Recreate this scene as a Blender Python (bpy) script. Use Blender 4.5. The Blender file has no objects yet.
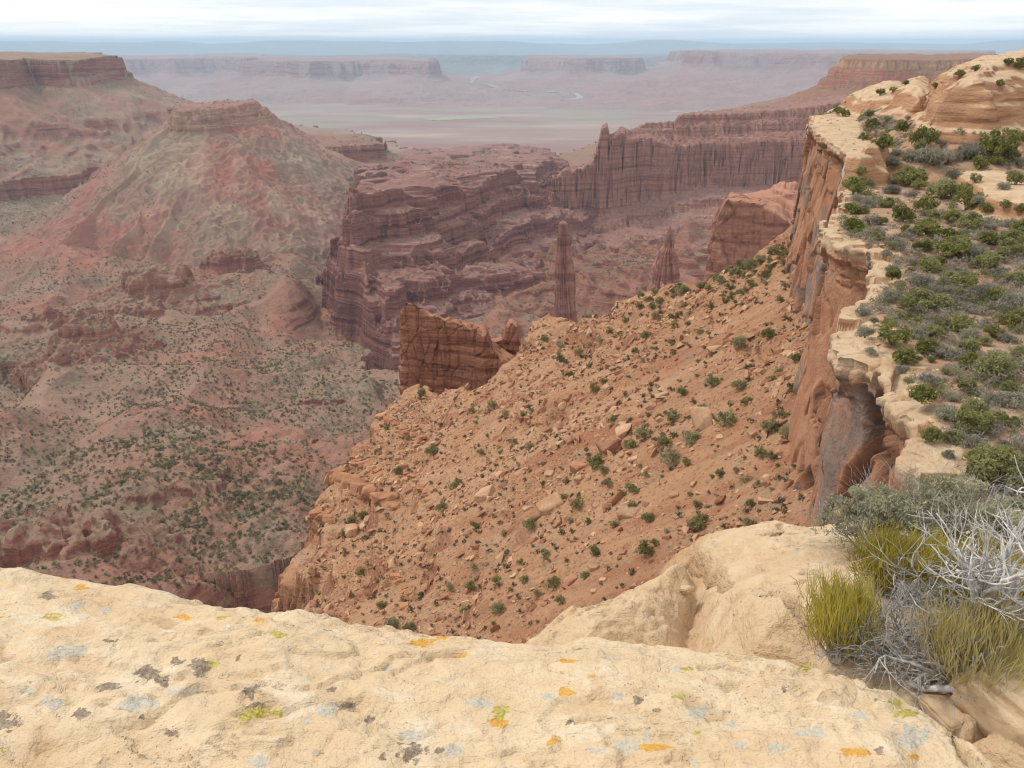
import bpy, bmesh, math, random
import numpy as np
from mathutils import Vector, Matrix, Euler

C = bpy.context.scene.collection
F32 = np.float32
FOC = 819.0                       # focal length in pixels of the 1024 x 768 picture
PITCH = math.atan(342 / FOC)      # the eye-level horizon lies at row 42
CT, ST = math.cos(PITCH), math.sin(PITCH)

# ------------------------------------------------------------------ layout helpers (camera at the origin, looking along +Y)
def ray(px, py):
    u = (px - 512) / FOC; v = (384 - py) / FOC
    return u, CT + v * ST, -ST + v * CT
def at_z(px, py, z):
    a, b, c = ray(px, py); t = z / c
    return (a * t, b * t, z)
def at_r(px, py, r):
    a, b, c = ray(px, py); t = r / math.hypot(a, b)
    return (a * t, b * t, c * t)
def az_of(px, py):
    a, b, c = ray(px, py)
    return math.atan2(a, b)

# ------------------------------------------------------------------ noise
_rs = np.random.RandomState(11)
_PERM = _rs.permutation(1024).astype(np.int32)
_ang = _rs.rand(1024) * 2 * math.pi
_GX = np.cos(_ang).astype(F32); _GY = np.sin(_ang).astype(F32)
_g3 = _rs.normal(size=(1024, 3)); _g3 /= np.linalg.norm(_g3, axis=1)[:, None]; _G3 = _g3.astype(F32)
def _h2(ix, iy, s):
    return _PERM[(_PERM[(ix + s * 131) & 1023] + iy) & 1023]
def perlin(x, y, s=0):
    x = np.asarray(x, F32); y = np.asarray(y, F32)
    fx = np.floor(x); fy = np.floor(y)
    ix = fx.astype(np.int32); iy = fy.astype(np.int32)
    x = x - fx; y = y - fy
    u = x * x * x * (x * (x * 6 - 15) + 10); v = y * y * y * (y * (y * 6 - 15) + 10)
    def g(h, dx, dy): return _GX[h] * dx + _GY[h] * dy
    a = g(_h2(ix, iy, s), x, y); b = g(_h2(ix + 1, iy, s), x - 1, y)
    c = g(_h2(ix, iy + 1, s), x, y - 1); d = g(_h2(ix + 1, iy + 1, s), x - 1, y - 1)
    a = a + u * (b - a); c = c + u * (d - c)
    return (a + v * (c - a)) * F32(1.5)
def fbm(x, y, octv=4, s=0, gain=.5):
    out = 0; amp = 1.0; tot = 0
    for o in range(octv):
        out = out + amp * perlin(x, y, s + o * 7); tot += amp
        x = x * 2.03 + 11.3; y = y * 2.03 - 7.7; amp *= gain
    return out / tot * 1.3
def ridged(x, y, octv=3, s=0):
    out = 0; amp = 1.0; tot = 0
    for o in range(octv):
        out = out + amp * (1 - np.abs(perlin(x, y, s + o * 5)) * 2); tot += amp
        x = x * 2.1 + 3.1; y = y * 2.1 + 9.2; amp *= .5
    return out / tot
def worley(x, y, s=0, jit=1.0):
    """distance to nearest and second nearest cell point, and a random number of the nearest cell"""
    x = np.asarray(x, F32); y = np.asarray(y, F32)
    fx = np.floor(x).astype(np.int32); fy = np.floor(y).astype(np.int32)
    d1 = np.full(x.shape, 9, F32); d2 = d1.copy(); rid = np.zeros(x.shape, F32)
    for i in (-1, 0, 1):
        for j in (-1, 0, 1):
            h = _h2(fx + i, fy + j, s)
            px = fx + i + .5 + jit * .45 * _GX[h]; py = fy + j + .5 + jit * .45 * _GY[h]
            d = np.sqrt((px - x) ** 2 + (py - y) ** 2)
            n = d < d1
            d2 = np.where(n, d1, np.minimum(d2, d)); rid = np.where(n, (h % 97) / 97.0, rid); d1 = np.where(n, d, d1)
    return d1, d2, rid.astype(F32)
def facets(x, y, s=0, tx=.25, ty=.2):
    """broken planes: every cell is a flat face with its own height and tilt; also the distance to the joint between cells"""
    x = np.asarray(x, F32); y = np.asarray(y, F32)
    fx = np.floor(x).astype(np.int32); fy = np.floor(y).astype(np.int32)
    d1 = np.full(x.shape, 9, F32); d2 = d1.copy(); v = np.zeros(x.shape, F32)
    for i in (-1, 0, 1):
        for j in (-1, 0, 1):
            h = _h2(fx + i, fy + j, s); dx = x - (fx + i + .5 + .42 * _GX[h]); dy = y - (fy + j + .5 + .42 * _GY[h])
            d = np.maximum(np.abs(dx), np.abs(dy)) * .6 + .4 * np.hypot(dx, dy)
            k = (h * 7 + 3) & 1023
            f = (h % 97) / 97.0 - .5 + tx * _GX[k] * dx * 2 + ty * _GY[k] * dy * 2
            n = d < d1
            d2 = np.where(n, d1, np.minimum(d2, d)); v = np.where(n, f, v); d1 = np.where(n, d, d1)
    return v.astype(F32), d2 - d1
def sstep(a, b, x):
    t = np.clip((x - a) / (b - a), 0, 1); return t * t * (3 - 2 * t)
def sdf(x, y, poly):
    """signed distance to a polygon, negative inside"""
    d = np.full(x.shape, 1e12, F32); ins = np.zeros(x.shape, bool); n = len(poly)
    for i in range(n):
        ax, ay = poly[i]; bx, by = poly[(i + 1) % n]
        ex, ey = bx - ax, by - ay; L = ex * ex + ey * ey
        if L == 0: continue
        t = np.clip(((x - ax) * ex + (y - ay) * ey) / L, 0, 1)
        d = np.minimum(d, (x - ax - t * ex) ** 2 + (y - ay - t * ey) ** 2)
        if ay != by:
            c = (ay > y) != (by > y)
            ins ^= c & (x < (bx - ax) * (y - ay) / (by - ay) + ax)
    d = np.sqrt(d)
    return np.where(ins, -d, d)

# ------------------------------------------------------------------ objects
def props(o, label=None, cat=None, group=None, kind=None):
    if label: o['label'] = label
    if cat: o['category'] = cat
    if group: o['group'] = group
    if kind: o['kind'] = kind
    return o
def mesh_np(name, co, faces, mat=None, smooth=True, attrs=None):
    """co (n,3), faces (m,3) or (m,4) integer array"""
    me = bpy.data.meshes.new(name)
    co = np.ascontiguousarray(co, F32); faces = np.ascontiguousarray(faces, np.int32)
    n, k = faces.shape
    me.vertices.add(len(co)); me.vertices.foreach_set('co', co.ravel())
    me.loops.add(n * k); me.loops.foreach_set('vertex_index', faces.ravel())
    me.polygons.add(n); me.polygons.foreach_set('loop_start', np.arange(0, n * k, k, dtype=np.int32))
    me.update(calc_edges=True)
    me.polygons.foreach_set('use_smooth', np.full(n, smooth, bool))
    if attrs:
        for an, av in attrs.items():
            at = me.attributes.new(an, 'FLOAT', 'POINT'); at.data.foreach_set('value', np.ascontiguousarray(av, F32).ravel())
    if mat: me.materials.append(mat)
    return me
def link(name, me, parent=None, loc=None):
    o = bpy.data.objects.new(name, me); C.objects.link(o)
    if parent: o.parent = parent
    if loc is not None: o.location = loc
    return o
def grid_faces(nr, nc, wrap=False):
    i = np.arange(nr - 1)[:, None]; j = np.arange(nc if wrap else nc - 1)[None, :]
    j2 = (j + 1) % nc
    return np.stack([i * nc + j, i * nc + j2, (i + 1) * nc + j2, (i + 1) * nc + j], -1).reshape(-1, 4)
def compact(co, faces, attrs=None):
    used = np.zeros(len(co), bool); used[faces.ravel()] = True
    idx = np.cumsum(used) - 1
    return co[used], idx[faces], ({k: v[used] for k, v in attrs.items()} if attrs else None)
def empty(name, loc=(0, 0, 0), rot=(0, 0, 0)):
    o = bpy.data.objects.new(name, None); C.objects.link(o); o.location = loc; o.rotation_euler = rot
    o.empty_display_size = .2
    return o

# ------------------------------------------------------------------ materials
def srgb(r, g, b):
    f = lambda c: (c / 255 / 12.92) if c / 255 <= .04045 else ((c / 255 + .055) / 1.055) ** 2.4
    return (f(r), f(g), f(b), 1)
class NT:
    def __init__(s, name, rough=.9):
        s.m = bpy.data.materials.new(name); s.m.use_nodes = True; s.t = s.m.node_tree; s.t.nodes.clear()
        s.out = s.t.nodes.new('ShaderNodeOutputMaterial')
        s.b = s.t.nodes.new('ShaderNodeBsdfPrincipled')
        s.b.inputs['Roughness'].default_value = rough
        s.b.inputs['Specular IOR Level'].default_value = .15
        s.t.links.new(s.b.outputs[0], s.out.inputs[0])
        s.pos = s.n('ShaderNodeNewGeometry')
    def n(s, t, **k):
        q = s.t.nodes.new(t)
        for a, b in k.items(): setattr(q, a, b)
        return q
    def put(s, sock, v):
        if v is None: return
        if isinstance(v, bpy.types.NodeSocket): s.t.links.new(v, sock)
        else: sock.default_value = v
    def math(s, op, a, b=None, c=None, clamp=False):
        q = s.n('ShaderNodeMath', operation=op, use_clamp=clamp)
        s.put(q.inputs[0], a); s.put(q.inputs[1], b); s.put(q.inputs[2], c)
        return q.outputs[0]
    def vmul(s, v, k):
        q = s.n('ShaderNodeVectorMath', operation='MULTIPLY'); s.put(q.inputs[0], v); q.inputs[1].default_value = k
        return q.outputs[0]
    def P(s, k=(1, 1, 1)):
        return s.vmul(s.pos.outputs['Position'], k)
    def noise(s, scale, detail=4, rough=.55, vec=None, dist=0, col=False):
        q = s.n('ShaderNodeTexNoise'); q.inputs['Scale'].default_value = scale; q.inputs['Detail'].default_value = detail
        q.inputs['Roughness'].default_value = rough; q.inputs['Distortion'].default_value = dist
        s.put(q.inputs['Vector'], vec if vec is not None else s.pos.outputs['Position'])
        return q.outputs[1 if col else 0]
    def voro(s, scale, vec=None, feature='F1', out='Distance', rnd=1):
        q = s.n('ShaderNodeTexVoronoi', feature=feature); q.inputs['Scale'].default_value = scale; q.inputs['Randomness'].default_value = rnd
        s.put(q.inputs['Vector'], vec if vec is not None else s.pos.outputs['Position'])
        return q.outputs[out]
    def ss(s, v, a, b):
        q = s.n('ShaderNodeMapRange', interpolation_type='SMOOTHSTEP'); s.put(q.inputs[0], v)
        q.inputs[1].default_value = a; q.inputs[2].default_value = b
        return q.outputs[0]
    def mix(s, f, a, b, mode='MIX'):
        q = s.n('ShaderNodeMix', data_type='RGBA', blend_type=mode); s.put(q.inputs[0], f); s.put(q.inputs[6], a); s.put(q.inputs[7], b)
        return q.outputs[2]
    def ramp(s, f, stops, interp='LINEAR'):
        q = s.n('ShaderNodeValToRGB'); e = q.color_ramp.elements; q.color_ramp.interpolation = interp
        while len(e) < len(stops): e.new(.5)
        for el, (p, c) in zip(e, stops): el.position = p; el.color = c
        s.put(q.inputs[0], f)
        return q.outputs[0]
    def attr(s, name):
        return s.n('ShaderNodeAttribute', attribute_name=name).outputs['Fac']
    def nz(s):
        q = s.n('ShaderNodeSeparateXYZ'); s.put(q.inputs[0], s.pos.outputs['Normal']); return q.outputs[2]
    def bump(s, h, dist, strength=1.0, prev=None):
        q = s.n('ShaderNodeBump'); q.inputs['Strength'].default_value = strength; q.inputs['Distance'].default_value = dist
        s.put(q.inputs['Height'], h)
        if prev is not None: s.t.links.new(prev, q.inputs['Normal'])
        return q.outputs[0]
    def done(s, col, normal=None):
        s.put(s.b.inputs['Base Color'], col)
        if normal is not None: s.t.links.new(normal, s.b.inputs['Normal'])
        return s.m
# ================================================================== canyon terrain: one height field, split into the landforms it is made of
def build_canyon():
    NC, N1, N2 = 1260, 2300, 380
    az = np.concatenate([np.linspace(-62, -38, 50, endpoint=False), np.linspace(-38, 36, NC - 90, endpoint=False), np.linspace(36, 62, 40)]) * math.pi / 180
    rr = np.concatenate([np.geomspace(120, 480, 420, endpoint=False), np.geomspace(480, 1750, N1 - 680, endpoint=False), np.geomspace(1750, 3600, 260, endpoint=False), np.geomspace(3600, 48000, N2)])
    R = rr[:, None].astype(F32); A = az[None, :].astype(F32)
    X = (R * np.sin(A)).astype(F32); Y = (R * np.cos(A)).astype(F32)
    R = np.broadcast_to(R, X.shape); A = np.broadcast_to(A, X.shape)
    tab = [(100, -186), (300, -203), (600, -232), (1000, -266), (1500, -302), (2200, -340), (3500, -385), (5000, -425), (7500, -466), (12000, -482), (50000, -490)]
    Z = np.interp(np.log(rr), np.log([a for a, b in tab]), [b for a, b in tab]).astype(F32)[:, None] * np.ones_like(X)
    near = 1 - sstep(1400, 2600, R)
    n300 = fbm(X / 330, Y / 330, 4, 3)
    rid = ridged(X / 170 + .25 * n300, Y / 210, 3, 21)
    small = fbm(X / 34, Y / 34, 4, 40)
    Z += near * (n300 * 26 + (rid - .35) * 32 + small * 3.2) + (1 - near) * (n300 * 3 + small * .5)
    # gentle tributary wash that runs between the slope and the benches
    wash = np.abs(X + 20 + .22 * Y - 70 * perlin(Y / 160, Y * 0 + 3.3, 5))
    Z -= near * 24 * np.exp(-(wash / 45) ** 2) * (1 - sstep(600, 900, R))
    own = np.zeros(X.shape, np.int8)
    # hard layers that stand out of the valley slopes as broken ledges
    rs = np.random.RandomState(5)
    lev = -520.0; zi = []; zo = []
    while lev < 60:
        t = rs.uniform(4.5, 13); h = rs.uniform(.45, .8)
        zi += [lev, lev + t * h]; zo += [lev, lev + t * (.22 if rs.rand() < .75 else h)]
        lev += t
    zi = np.array(zi); zo = np.array(zo)
    lev = -520.0; yi = []; yo = []
    while lev < 60:
        t = rs.uniform(2.2, 6.0); yi += [lev, lev + t * .62]; yo += [lev, lev + t * .22]; lev += t
    yi = np.array(yi); yo = np.array(yo)
    def thin(z, w):
        return z + w * (np.interp(z, yi, yo).astype(F32) - z)
    def terrace(z, w):
        return z + w * (np.interp(z, zi, zo).astype(F32) - z)
    # the layers are tilted a little and warped
    zone = sstep(-70, 30, X + .06 * (R - 700) + 24 * n300) * sstep(430, 620, R) * (1 - sstep(2100, 2700, R))
    Z += zone * ((ridged(X / 95 + .4 * n300, Y / 120, 3, 24) - .4) * 26 + 9 * fbm(X / 45, Y / 45, 3, 26))
    # the wash that separates the benches from the slopes on the left
    wpts = [at_r(*p)[:2] for p in ((352, 150, 1500), (338, 190, 1080), (342, 235, 900), (360, 285, 780), (400, 340, 660), (440, 400, 560))]
    wd = np.full(X.shape, 1e6, F32); wj = 14 * perlin(X / 45, Y / 45, 79)
    for (ax, ay), (bx, by) in zip(wpts, wpts[1:]):
        t = np.clip(((X - ax) * (bx - ax) + (Y - ay) * (by - ay)) / ((bx - ax) ** 2 + (by - ay) ** 2), 0, 1)
        wd = np.minimum(wd, np.hypot(X - ax - t * (bx - ax), Y - ay - t * (by - ay)))
    Z -= 34 * sstep(75, 8, wd + wj)
    tilt = 9 * fbm(X / 260, Y / 260, 2, 71) + .02 * X
    ledge = (sstep(.15, .5, fbm(X / 240 + 4, Y / 240, 3, 60)) + 2.2 * zone).clip(0, 2.2)
    Z = terrace(Z + tilt, ledge * .42); Z = thin(Z, zone * .75) - tilt

    def form(idx, poly, top, prof, ext, warp=(), flute=(), gully=None, topn=0, terr=0.0, seed=0, fun=None, left=None):
        nonlocal Z, own
        px = np.array([p[0] for p in poly]); py = np.array([p[1] for p in poly])
        m = (X > px.min() - ext) & (X < px.max() + ext) & (Y > py.min() - ext) & (Y < py.max() + ext)
        rows = np.where(m.any(1))[0]; cols = np.where(m.any(0))[0]
        sl = (slice(rows[0], rows[-1] + 1), slice(cols[0], cols[-1] + 1))
        x, y = X[sl], Y[sl]
        wx, wy = x.copy(), y.copy()
        for k, (sc, am) in enumerate(warp):
            wx += am * perlin(x / sc, y / sc, seed + k); wy += am * perlin(x / sc + 31, y / sc + 7, seed + k + 50)
        sd = sdf(wx, wy, poly)
        for sc, am in flute:
            sd = sd + am * (np.abs(perlin(x / sc, y / sc, seed + 17)) * 2 - .5)
        if left:      # this side falls away steeply, the others in long steps
            xl = np.interp(y, [p[1] for p in left], [p[0] for p in left]).astype(F32) + 10 * perlin(x / 50, y / 50, 66)
            sd = np.where(sd > 0, sd * (1 + 3.2 * sstep(-8, 25, xl - x)), sd)
        if gully:
            sc, am, a, b = gully
            sd = sd + am * sstep(a, b, sd) * (ridged(wx / sc, wy / sc, 3, seed + 33) - .35) * -1
        if fun: z = fun(x, y, sd)
        else:
            t = top(x, y) if callable(top) else top
            z = t + np.interp(sd, [p[0] for p in prof], [p[1] for p in prof]).astype(F32)
        if topn: z = z + topn * fbm(x / 40, y / 40, 3, seed + 90)
        if terr:
            tl = tilt[sl]; z = thin(terrace(z + tl, terr), min(terr, .8)) - tl
        b = z > Z[sl]
        b &= sd < ext
        Z[sl] = np.where(b, z, Z[sl]); own[sl] = np.where(b, idx, own[sl])

    XY = lambda px, py, r: at_r(px, py, r)[:2]
    # far plateau and the blue benches in front of it
    form(7, [XY(-700, 44, 26000), XY(-100, 44, 23000), XY(200, 44, 25500), XY(420, 44, 22500), XY(600, 44, 24500), XY(700, 44, 22000), XY(900, 44, 25000), XY(1200, 44, 22500), XY(1700, 44, 26000), XY(1700, 44, 44000), XY(-700, 44, 44000)],
         lambda x, y: -25 + 120 * fbm(x / 3600, y / 9000, 4, 4), [(-3000, 40), (0, 0), (500, -90), (3500, -330), (6000, -420)], 7000, warp=((3000, 900), (900, 250)), seed=200)
    form(7, [XY(-600, 53, 14500), XY(60, 53, 13500), XY(240, 53, 15500), XY(330, 53, 13000), XY(480, 53, 15500), XY(520, 53, 13500), XY(660, 53, 15500), XY(840, 53, 13000), XY(1000, 53, 15000), XY(1600, 53, 14000), XY(1600, 53, 19000), XY(-600, 53, 19000)],
         lambda x, y: -178 + 35 * fbm(x / 2500, y / 2500, 3, 8), [(0, 0), (120, -110), (300, -130), (1800, -280)], 2500, warp=((1500, 500), (420, 130)), seed=210)
    fw = ((900, 260), (260, 80), (90, 22))
    farp = [(0, 0), (45, -130), (120, -150), (160, -175), (900, -270), (930, -285), (1900, -345)]
    form(5, [XY(60, 57, 10200), XY(120, 57, 9600), XY(200, 57, 10400), XY(262, 57, 9800), XY(262, 57, 12500), XY(40, 57, 12500)],
         lambda x, y: -160 + 10 * fbm(x / 900, y / 900, 2, 8), farp, 2300, warp=fw, gully=(520, 220, 150, 900), seed=220)
    form(5, [XY(262, 60, 8900), XY(300, 60, 8200), XY(360, 60, 8600), XY(420, 60, 8050), XY(432, 60, 8700), XY(425, 60, 10800), XY(250, 60, 11000)],
         lambda x, y: -165 + 14 * fbm(x / 700, y / 700, 2, 9), farp, 2300, warp=fw, gully=(620, 400, 80, 700), seed=230)
    form(5, [XY(530, 58, 9500), XY(565, 57, 9000), XY(612, 57, 9200), XY(632, 60, 9800), XY(610, 57, 11500), XY(535, 57, 11500)],
         lambda x, y: -158 + 14 * fbm(x / 700, y / 700, 2, 10), farp, 2300, warp=fw, gully=(620, 420, 80, 700), seed=240)
    form(5, [XY(688, 54, 9000), XY(716, 54, 8300), XY(775, 54, 8500), XY(830, 54, 8200), XY(960, 54, 8600), XY(980, 54, 12000), XY(690, 54, 12000)],
         lambda x, y: -92 + 20 * fbm(x / 700, y / 700, 2, 12), [(0, 0), (60, -120), (200, -165), (1100, -290), (1140, -305), (2000, -350)], 2400, warp=fw, gully=(620, 420, 80, 700), seed=250)
    # low red benches in the valley
    form(5, [XY(395, 104, 6600), XY(470, 107, 6500), XY(560, 103, 6700), XY(560, 100, 7000), XY(400, 100, 7000)], -448, [(0, 0), (15, -12), (200, -25)], 500, warp=((300, 90), (80, 20)), seed=260)
    # mesa far left
    form(1, [XY(-330, 52, 1750), XY(-120, 53, 1980), XY(-20, 54, 1900), XY(30, 54, 2080), XY(75, 56, 2020), XY(110, 58, 2150), XY(118, 58, 2350), XY(85, 57, 3300), XY(-330, 52, 3600)],
         lambda x, y: -31 + 5 * fbm(x / 260, y / 260, 2, 6), [(0, 0), (6, -34), (12, -37), (16, -50), (170, -132), (300, -178), (307, -206), (330, -212), (560, -262), (800, -300)], 900,
         warp=((210, 46), (60, 12), (22, 4)), flute=((16, 5),), gully=(110, 60, 30, 200), topn=1.5, seed=300)
    # mesa behind the near rim on the right
    form(4, [XY(842, 57, 1880), XY(880, 57, 1850), XY(975, 57, 1900), XY(1040, 57, 2800), XY(860, 57, 2700)],
         lambda x, y: -30 + 4 * fbm(x / 120, y / 120, 2, 6), [(0, 0), (5, -16), (14, -19), (18, -34), (28, -38), (32, -52), (50, -62), (160, -120), (300, -150), (420, -190), (700, -290)], 800,
         warp=((160, 26), (40, 8), (14, 3)), flute=((12, 3),), gully=(70, 22, 30, 150), topn=1.5, terr=.45, seed=330)
    # terraced benches in the middle
    form(3, [XY(350, 190, 860), XY(372, 172, 1120), XY(380, 158, 1480), XY(465, 152, 1800), XY(540, 160, 2000), XY(556, 180, 1650), XY(530, 205, 1230), XY(470, 205, 1080), XY(440, 205, 960), XY(395, 200, 900)],
         lambda x, y: -134 - .088 * (np.hypot(x, y) - 860) + 14 * fbm(x / 150, y / 150, 3, 44) - 34 * np.clip(.55 - ridged(x / 110 + .3 * perlin(x / 60, y / 60, 4), y / 190, 3, 46), 0, 1),
         [(-60, 0), (0, -6), (6, -26), (24, -34), (29, -56), (60, -66), (66, -84), (110, -98), (116, -112), (170, -150), (300, -260)], 420,
         warp=((170, 44), (56, 18), (18, 5)), flute=((11, 5),), gully=(60, 18, 20, 90), terr=.95, seed=360, left=[XY(440, 400, 560), XY(402, 340, 640), XY(362, 285, 780), XY(352, 190, 860), XY(374, 172, 1120), XY(385, 158, 1480)])
    form(3, [XY(352, 150, 1750), XY(385, 146, 1650), XY(430, 150, 1900), XY(540, 150, 2300), XY(545, 140, 2700), XY(400, 140, 2500)],
         lambda x, y: -232 - .06 * (np.hypot(x, y) - 1650) + 14 * fbm(x / 160, y / 160, 3, 49) - 60 * np.clip(.55 - ridged(x / 120 + .3 * perlin(x / 60, y / 60, 4), y / 210, 3, 47), 0, 1), [(-60, 0), (0, -10), (10, -36), (60, -56), (70, -74), (300, -130)], 420,
         warp=((170, 44), (56, 18)), flute=((14, 5),), gully=(60, 18, 20, 90), terr=.9, seed=380)
    # the fluted fin ridge
    eaz = [az_of(p, 150) for p in (540, 558, 566, 572, 586, 592, 597, 601, 606, 609, 613, 624, 640, 672, 675, 700, 740, 790, 830, 900)]
    esl = [.146, .142, .133, .135, .131, .127, .114, .090, .087, .102, .100, .0905, .089, .087, .080, .0785, .077, .073, .066, .06]
    bsl = [.196, .195, .195, .194, .19, .19, .188, .186, .184, .183, .18, .178, .174, .168, .166, .16, .158, .156, .155, .15]
    def fin(x, y, sd):
        a = np.arctan2(x, y)
        top = -1285 * np.interp(a, eaz, esl).astype(F32) + 3 * perlin(x / 7, y / 7, 3)
        base = -1285 * np.interp(a, eaz, bsl).astype(F32)
        tier = .16 * sstep(az_of(618, 150), az_of(630, 150), a) + .22 * sstep(az_of(640, 150), az_of(690, 150), a)
        H = top - base
        s2 = sd + 6 * perlin(x / 30, y / 30, 9)
        up = np.interp(s2, [-40, -37, -25, -22, -9, 0], [0, .25, .42, .7, .86, 1]).astype(F32)
        edge = top - H * tier * up
        wall = np.interp(sd, [0, 7, 11], [0, .93, 1]).astype(F32)
        z = edge + (base - edge) * wall
        z = z + np.interp(sd, [11, 40, 46, 90, 96, 150, 156, 420], [0, -9, -20, -32, -43, -58, -66, -120]).astype(F32)
        w = sstep(12, 22, sd) * .8; q = 3 * fbm(x / 60, y / 60, 2, 73) + .02 * x
        return thin(z + 5 * fbm(x / 40, y / 40, 3, 74) * sstep(11, 40, sd) + q, w) - q
    form(2, [XY(557, 170, 1215), XY(585, 170, 1232), XY(600, 150, 1226), XY(614, 140, 1232), XY(640, 130, 1262), XY(690, 125, 1290), XY(740, 120, 1296), XY(785, 120, 1330), XY(850, 120, 1330), XY(900, 110, 1400), XY(900, 100, 1700), XY(760, 112, 1560), XY(690, 118, 1420), XY(625, 130, 1330), XY(612, 140, 1300), XY(596, 150, 1285), XY(580, 170, 1262), XY(557, 170, 1242)],
         0, None, 460, warp=((90, 12), (34, 7)), flute=((7.5, 6), (3.4, 2.5)), gully=(60, 20, 20, 90), terr=0, seed=400, fun=fin)
    # isolated butte: a broken cap on flanks that run down in sharp spurs
    spines = [[(172, 124, 1440), (140, 152, 1400), (110, 190, 1340), (66, 240, 1265)], [(212, 127, 1415), (196, 162, 1350), (174, 203, 1270), (150, 243, 1190)], [(236, 126, 1440), (243, 160, 1385), (240, 198, 1300), (228, 238, 1215)],
              [(262, 124, 1480), (284, 150, 1430), (303, 186, 1360), (316, 222, 1270)], [(268, 118, 1520), (300, 140, 1540), (340, 152, 1510), (372, 164, 1480)], [(175, 124, 1440), (160, 128, 1500), (138, 150, 1560), (120, 170, 1580)], [(186, 160, 1385), (150, 200, 1300), (112, 240, 1215)], [(256, 165, 1390), (276, 205, 1310), (280, 240, 1220)]]
    crest = None
    def rows_of(x, y): return (np.searchsorted(rr, np.hypot(x[0, 0], y[0, 0]) - 1e-2), np.searchsorted(az, math.atan2(x[0, 0], y[0, 0]) - 1e-6))
    capoly = [XY(168, 105, 1440), XY(190, 104, 1418), XY(212, 104, 1412), XY(226, 104, 1440), XY(244, 104, 1446), XY(262, 104, 1485), XY(268, 104, 1560), XY(225, 104, 1620), XY(172, 104, 1600)]
    def butte(x, y, sd):
        wx = x + 12 * perlin(x / 80, y / 80, 431) + 2.5 * perlin(x / 22, y / 22, 432); wy = y + 12 * perlin(x / 80, y / 80, 433) + 2.5 * perlin(x / 22, y / 22, 434)
        cr = np.full(x.shape, 999, F32)
        z = np.full(x.shape, -900, F32)
        for sp in spines:
            P = [at_r(*p) for p in sp]
            for (ax, ay, az_), (bx, by, bz) in zip(P, P[1:]):
                ex, ey = bx - ax, by - ay
                t = np.clip(((wx - ax) * ex + (wy - ay) * ey) / (ex * ex + ey * ey), 0, 1)
                d = np.hypot(wx - ax - t * ex, wy - ay - t * ey)
                cr = np.minimum(cr, d); z = np.maximum(z, az_ + t * (bz - az_) - 1.5 * d + np.where(d < 300, .0021 * d * d, .0021 * 300 * d) - 2)
        cap = -98 + 9 * sstep(-480, -390, x) + 5 * fbm(x / 40, y / 40, 3, 6) + np.interp(sd + 5 * (np.abs(perlin(x / 13, y / 13, 447)) * 2 - .5), [-16, -9, -6, 0, 3, 8, 10, 12, 300], [2, -2, -9, -11, -20, -24, -31, -33, -215]).astype(F32)
        z = np.maximum(z - (2.6 * ridged(wx / 40, wy / 40, 2, 441) + 1.0 * fbm(x / 16, y / 16, 3, 442)) * sstep(4, 50, sd), cap)
        nonlocal crest
        crest = (rows_of(x, y), sstep(26, 6, cr + 8 * perlin(x / 18, y / 18, 449)) * sstep(0, 20, sd))
        return z
    form(6, capoly, 0, None, 620, warp=((46, 10), (15, 4)), seed=430, fun=butte)
    form(8, [XY(255, 130, 1580), XY(300, 140, 1560), XY(345, 141, 1530), XY(378, 143, 1560), XY(378, 140, 1700), XY(255, 125, 1750)],
         lambda x, y: -171 + 4 * fbm(x / 70, y / 70, 2, 6), [(-20, 6), (0, 0), (6, -26), (70, -56), (76, -66), (240, -118), (400, -150)], 480,
         warp=((110, 24), (34, 8)), flute=((13, 4),), gully=(80, 34, 12, 130), seed=450)
    # red knobs that stand out of the near valley slopes
    for k, (px, py, r, w, h) in enumerate([(62, 300, 800, 24, 20), (85, 318, 740, 20, 14), (150, 262, 900, 34, 20), (225, 222, 1050, 26, 22), (130, 290, 830, 22, 12), (205, 262, 900, 20, 5), (322, 272, 860, 24, 7), (372, 345, 640, 18, 8), (335, 380, 560, 24, 5),
                                           (20, 530, 330, 22, 14), (75, 545, 320, 16, 9), (120, 520, 350, 24, 6), (180, 505, 360, 26, 6), (20, 300, 800, 24, 6), (290, 330, 690, 20, 4)]):
        x0, y0 = XY(px, py, r)
        g = 1 if k not in (9, 10, 11, 12) else .6
        i = np.argmin(np.abs(rr - r)); j = np.argmin(np.abs(az - math.atan2(x0, y0))); zb = float(Z[i, j])
        form(0, [(x0 - w, y0 - w * .4), (x0 - w * .3, y0 - w * .6), (x0 + w * .9, y0 - w * .2), (x0 + w * .8, y0 + w * .8), (x0 - w * .8, y0 + w * .7)],
             lambda x, y, zb=zb, h=h, w=w: zb + h + h * .5 * fbm(x / (w * .5), y / (w * .5), 3, 6), [(-w * .3, 0), (0, -h * .2), (3, -h * .8), (w * 2, -h * 2.2)], w * 2.2, warp=((w * .9, w * .42), (w * .3, w * .16), (5, 1.6)), flute=((6, 1.5),), seed=500 + k * 3)
    (ci, cj), cv = crest; ci, cj = int(ci), int(cj); bare = zone.copy(); sl = (slice(ci, ci + cv.shape[0]), slice(cj, cj + cv.shape[1]))
    m6 = own[sl] == 6; bare[sl][m6] = cv[m6]
    names = {0: ('valley_floor', 'terrain'), 1: ('mesa', 'terrain'), 2: ('fin_ridge', 'ridge'), 3: ('rock_terraces', 'terrain'), 4: ('mesa', 'terrain'), 5: ('distant_mesas', 'terrain'), 6: ('butte', 'butte'), 7: ('far_plateau', 'terrain'), 8: ('rock_shelf', 'terrain')}
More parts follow.
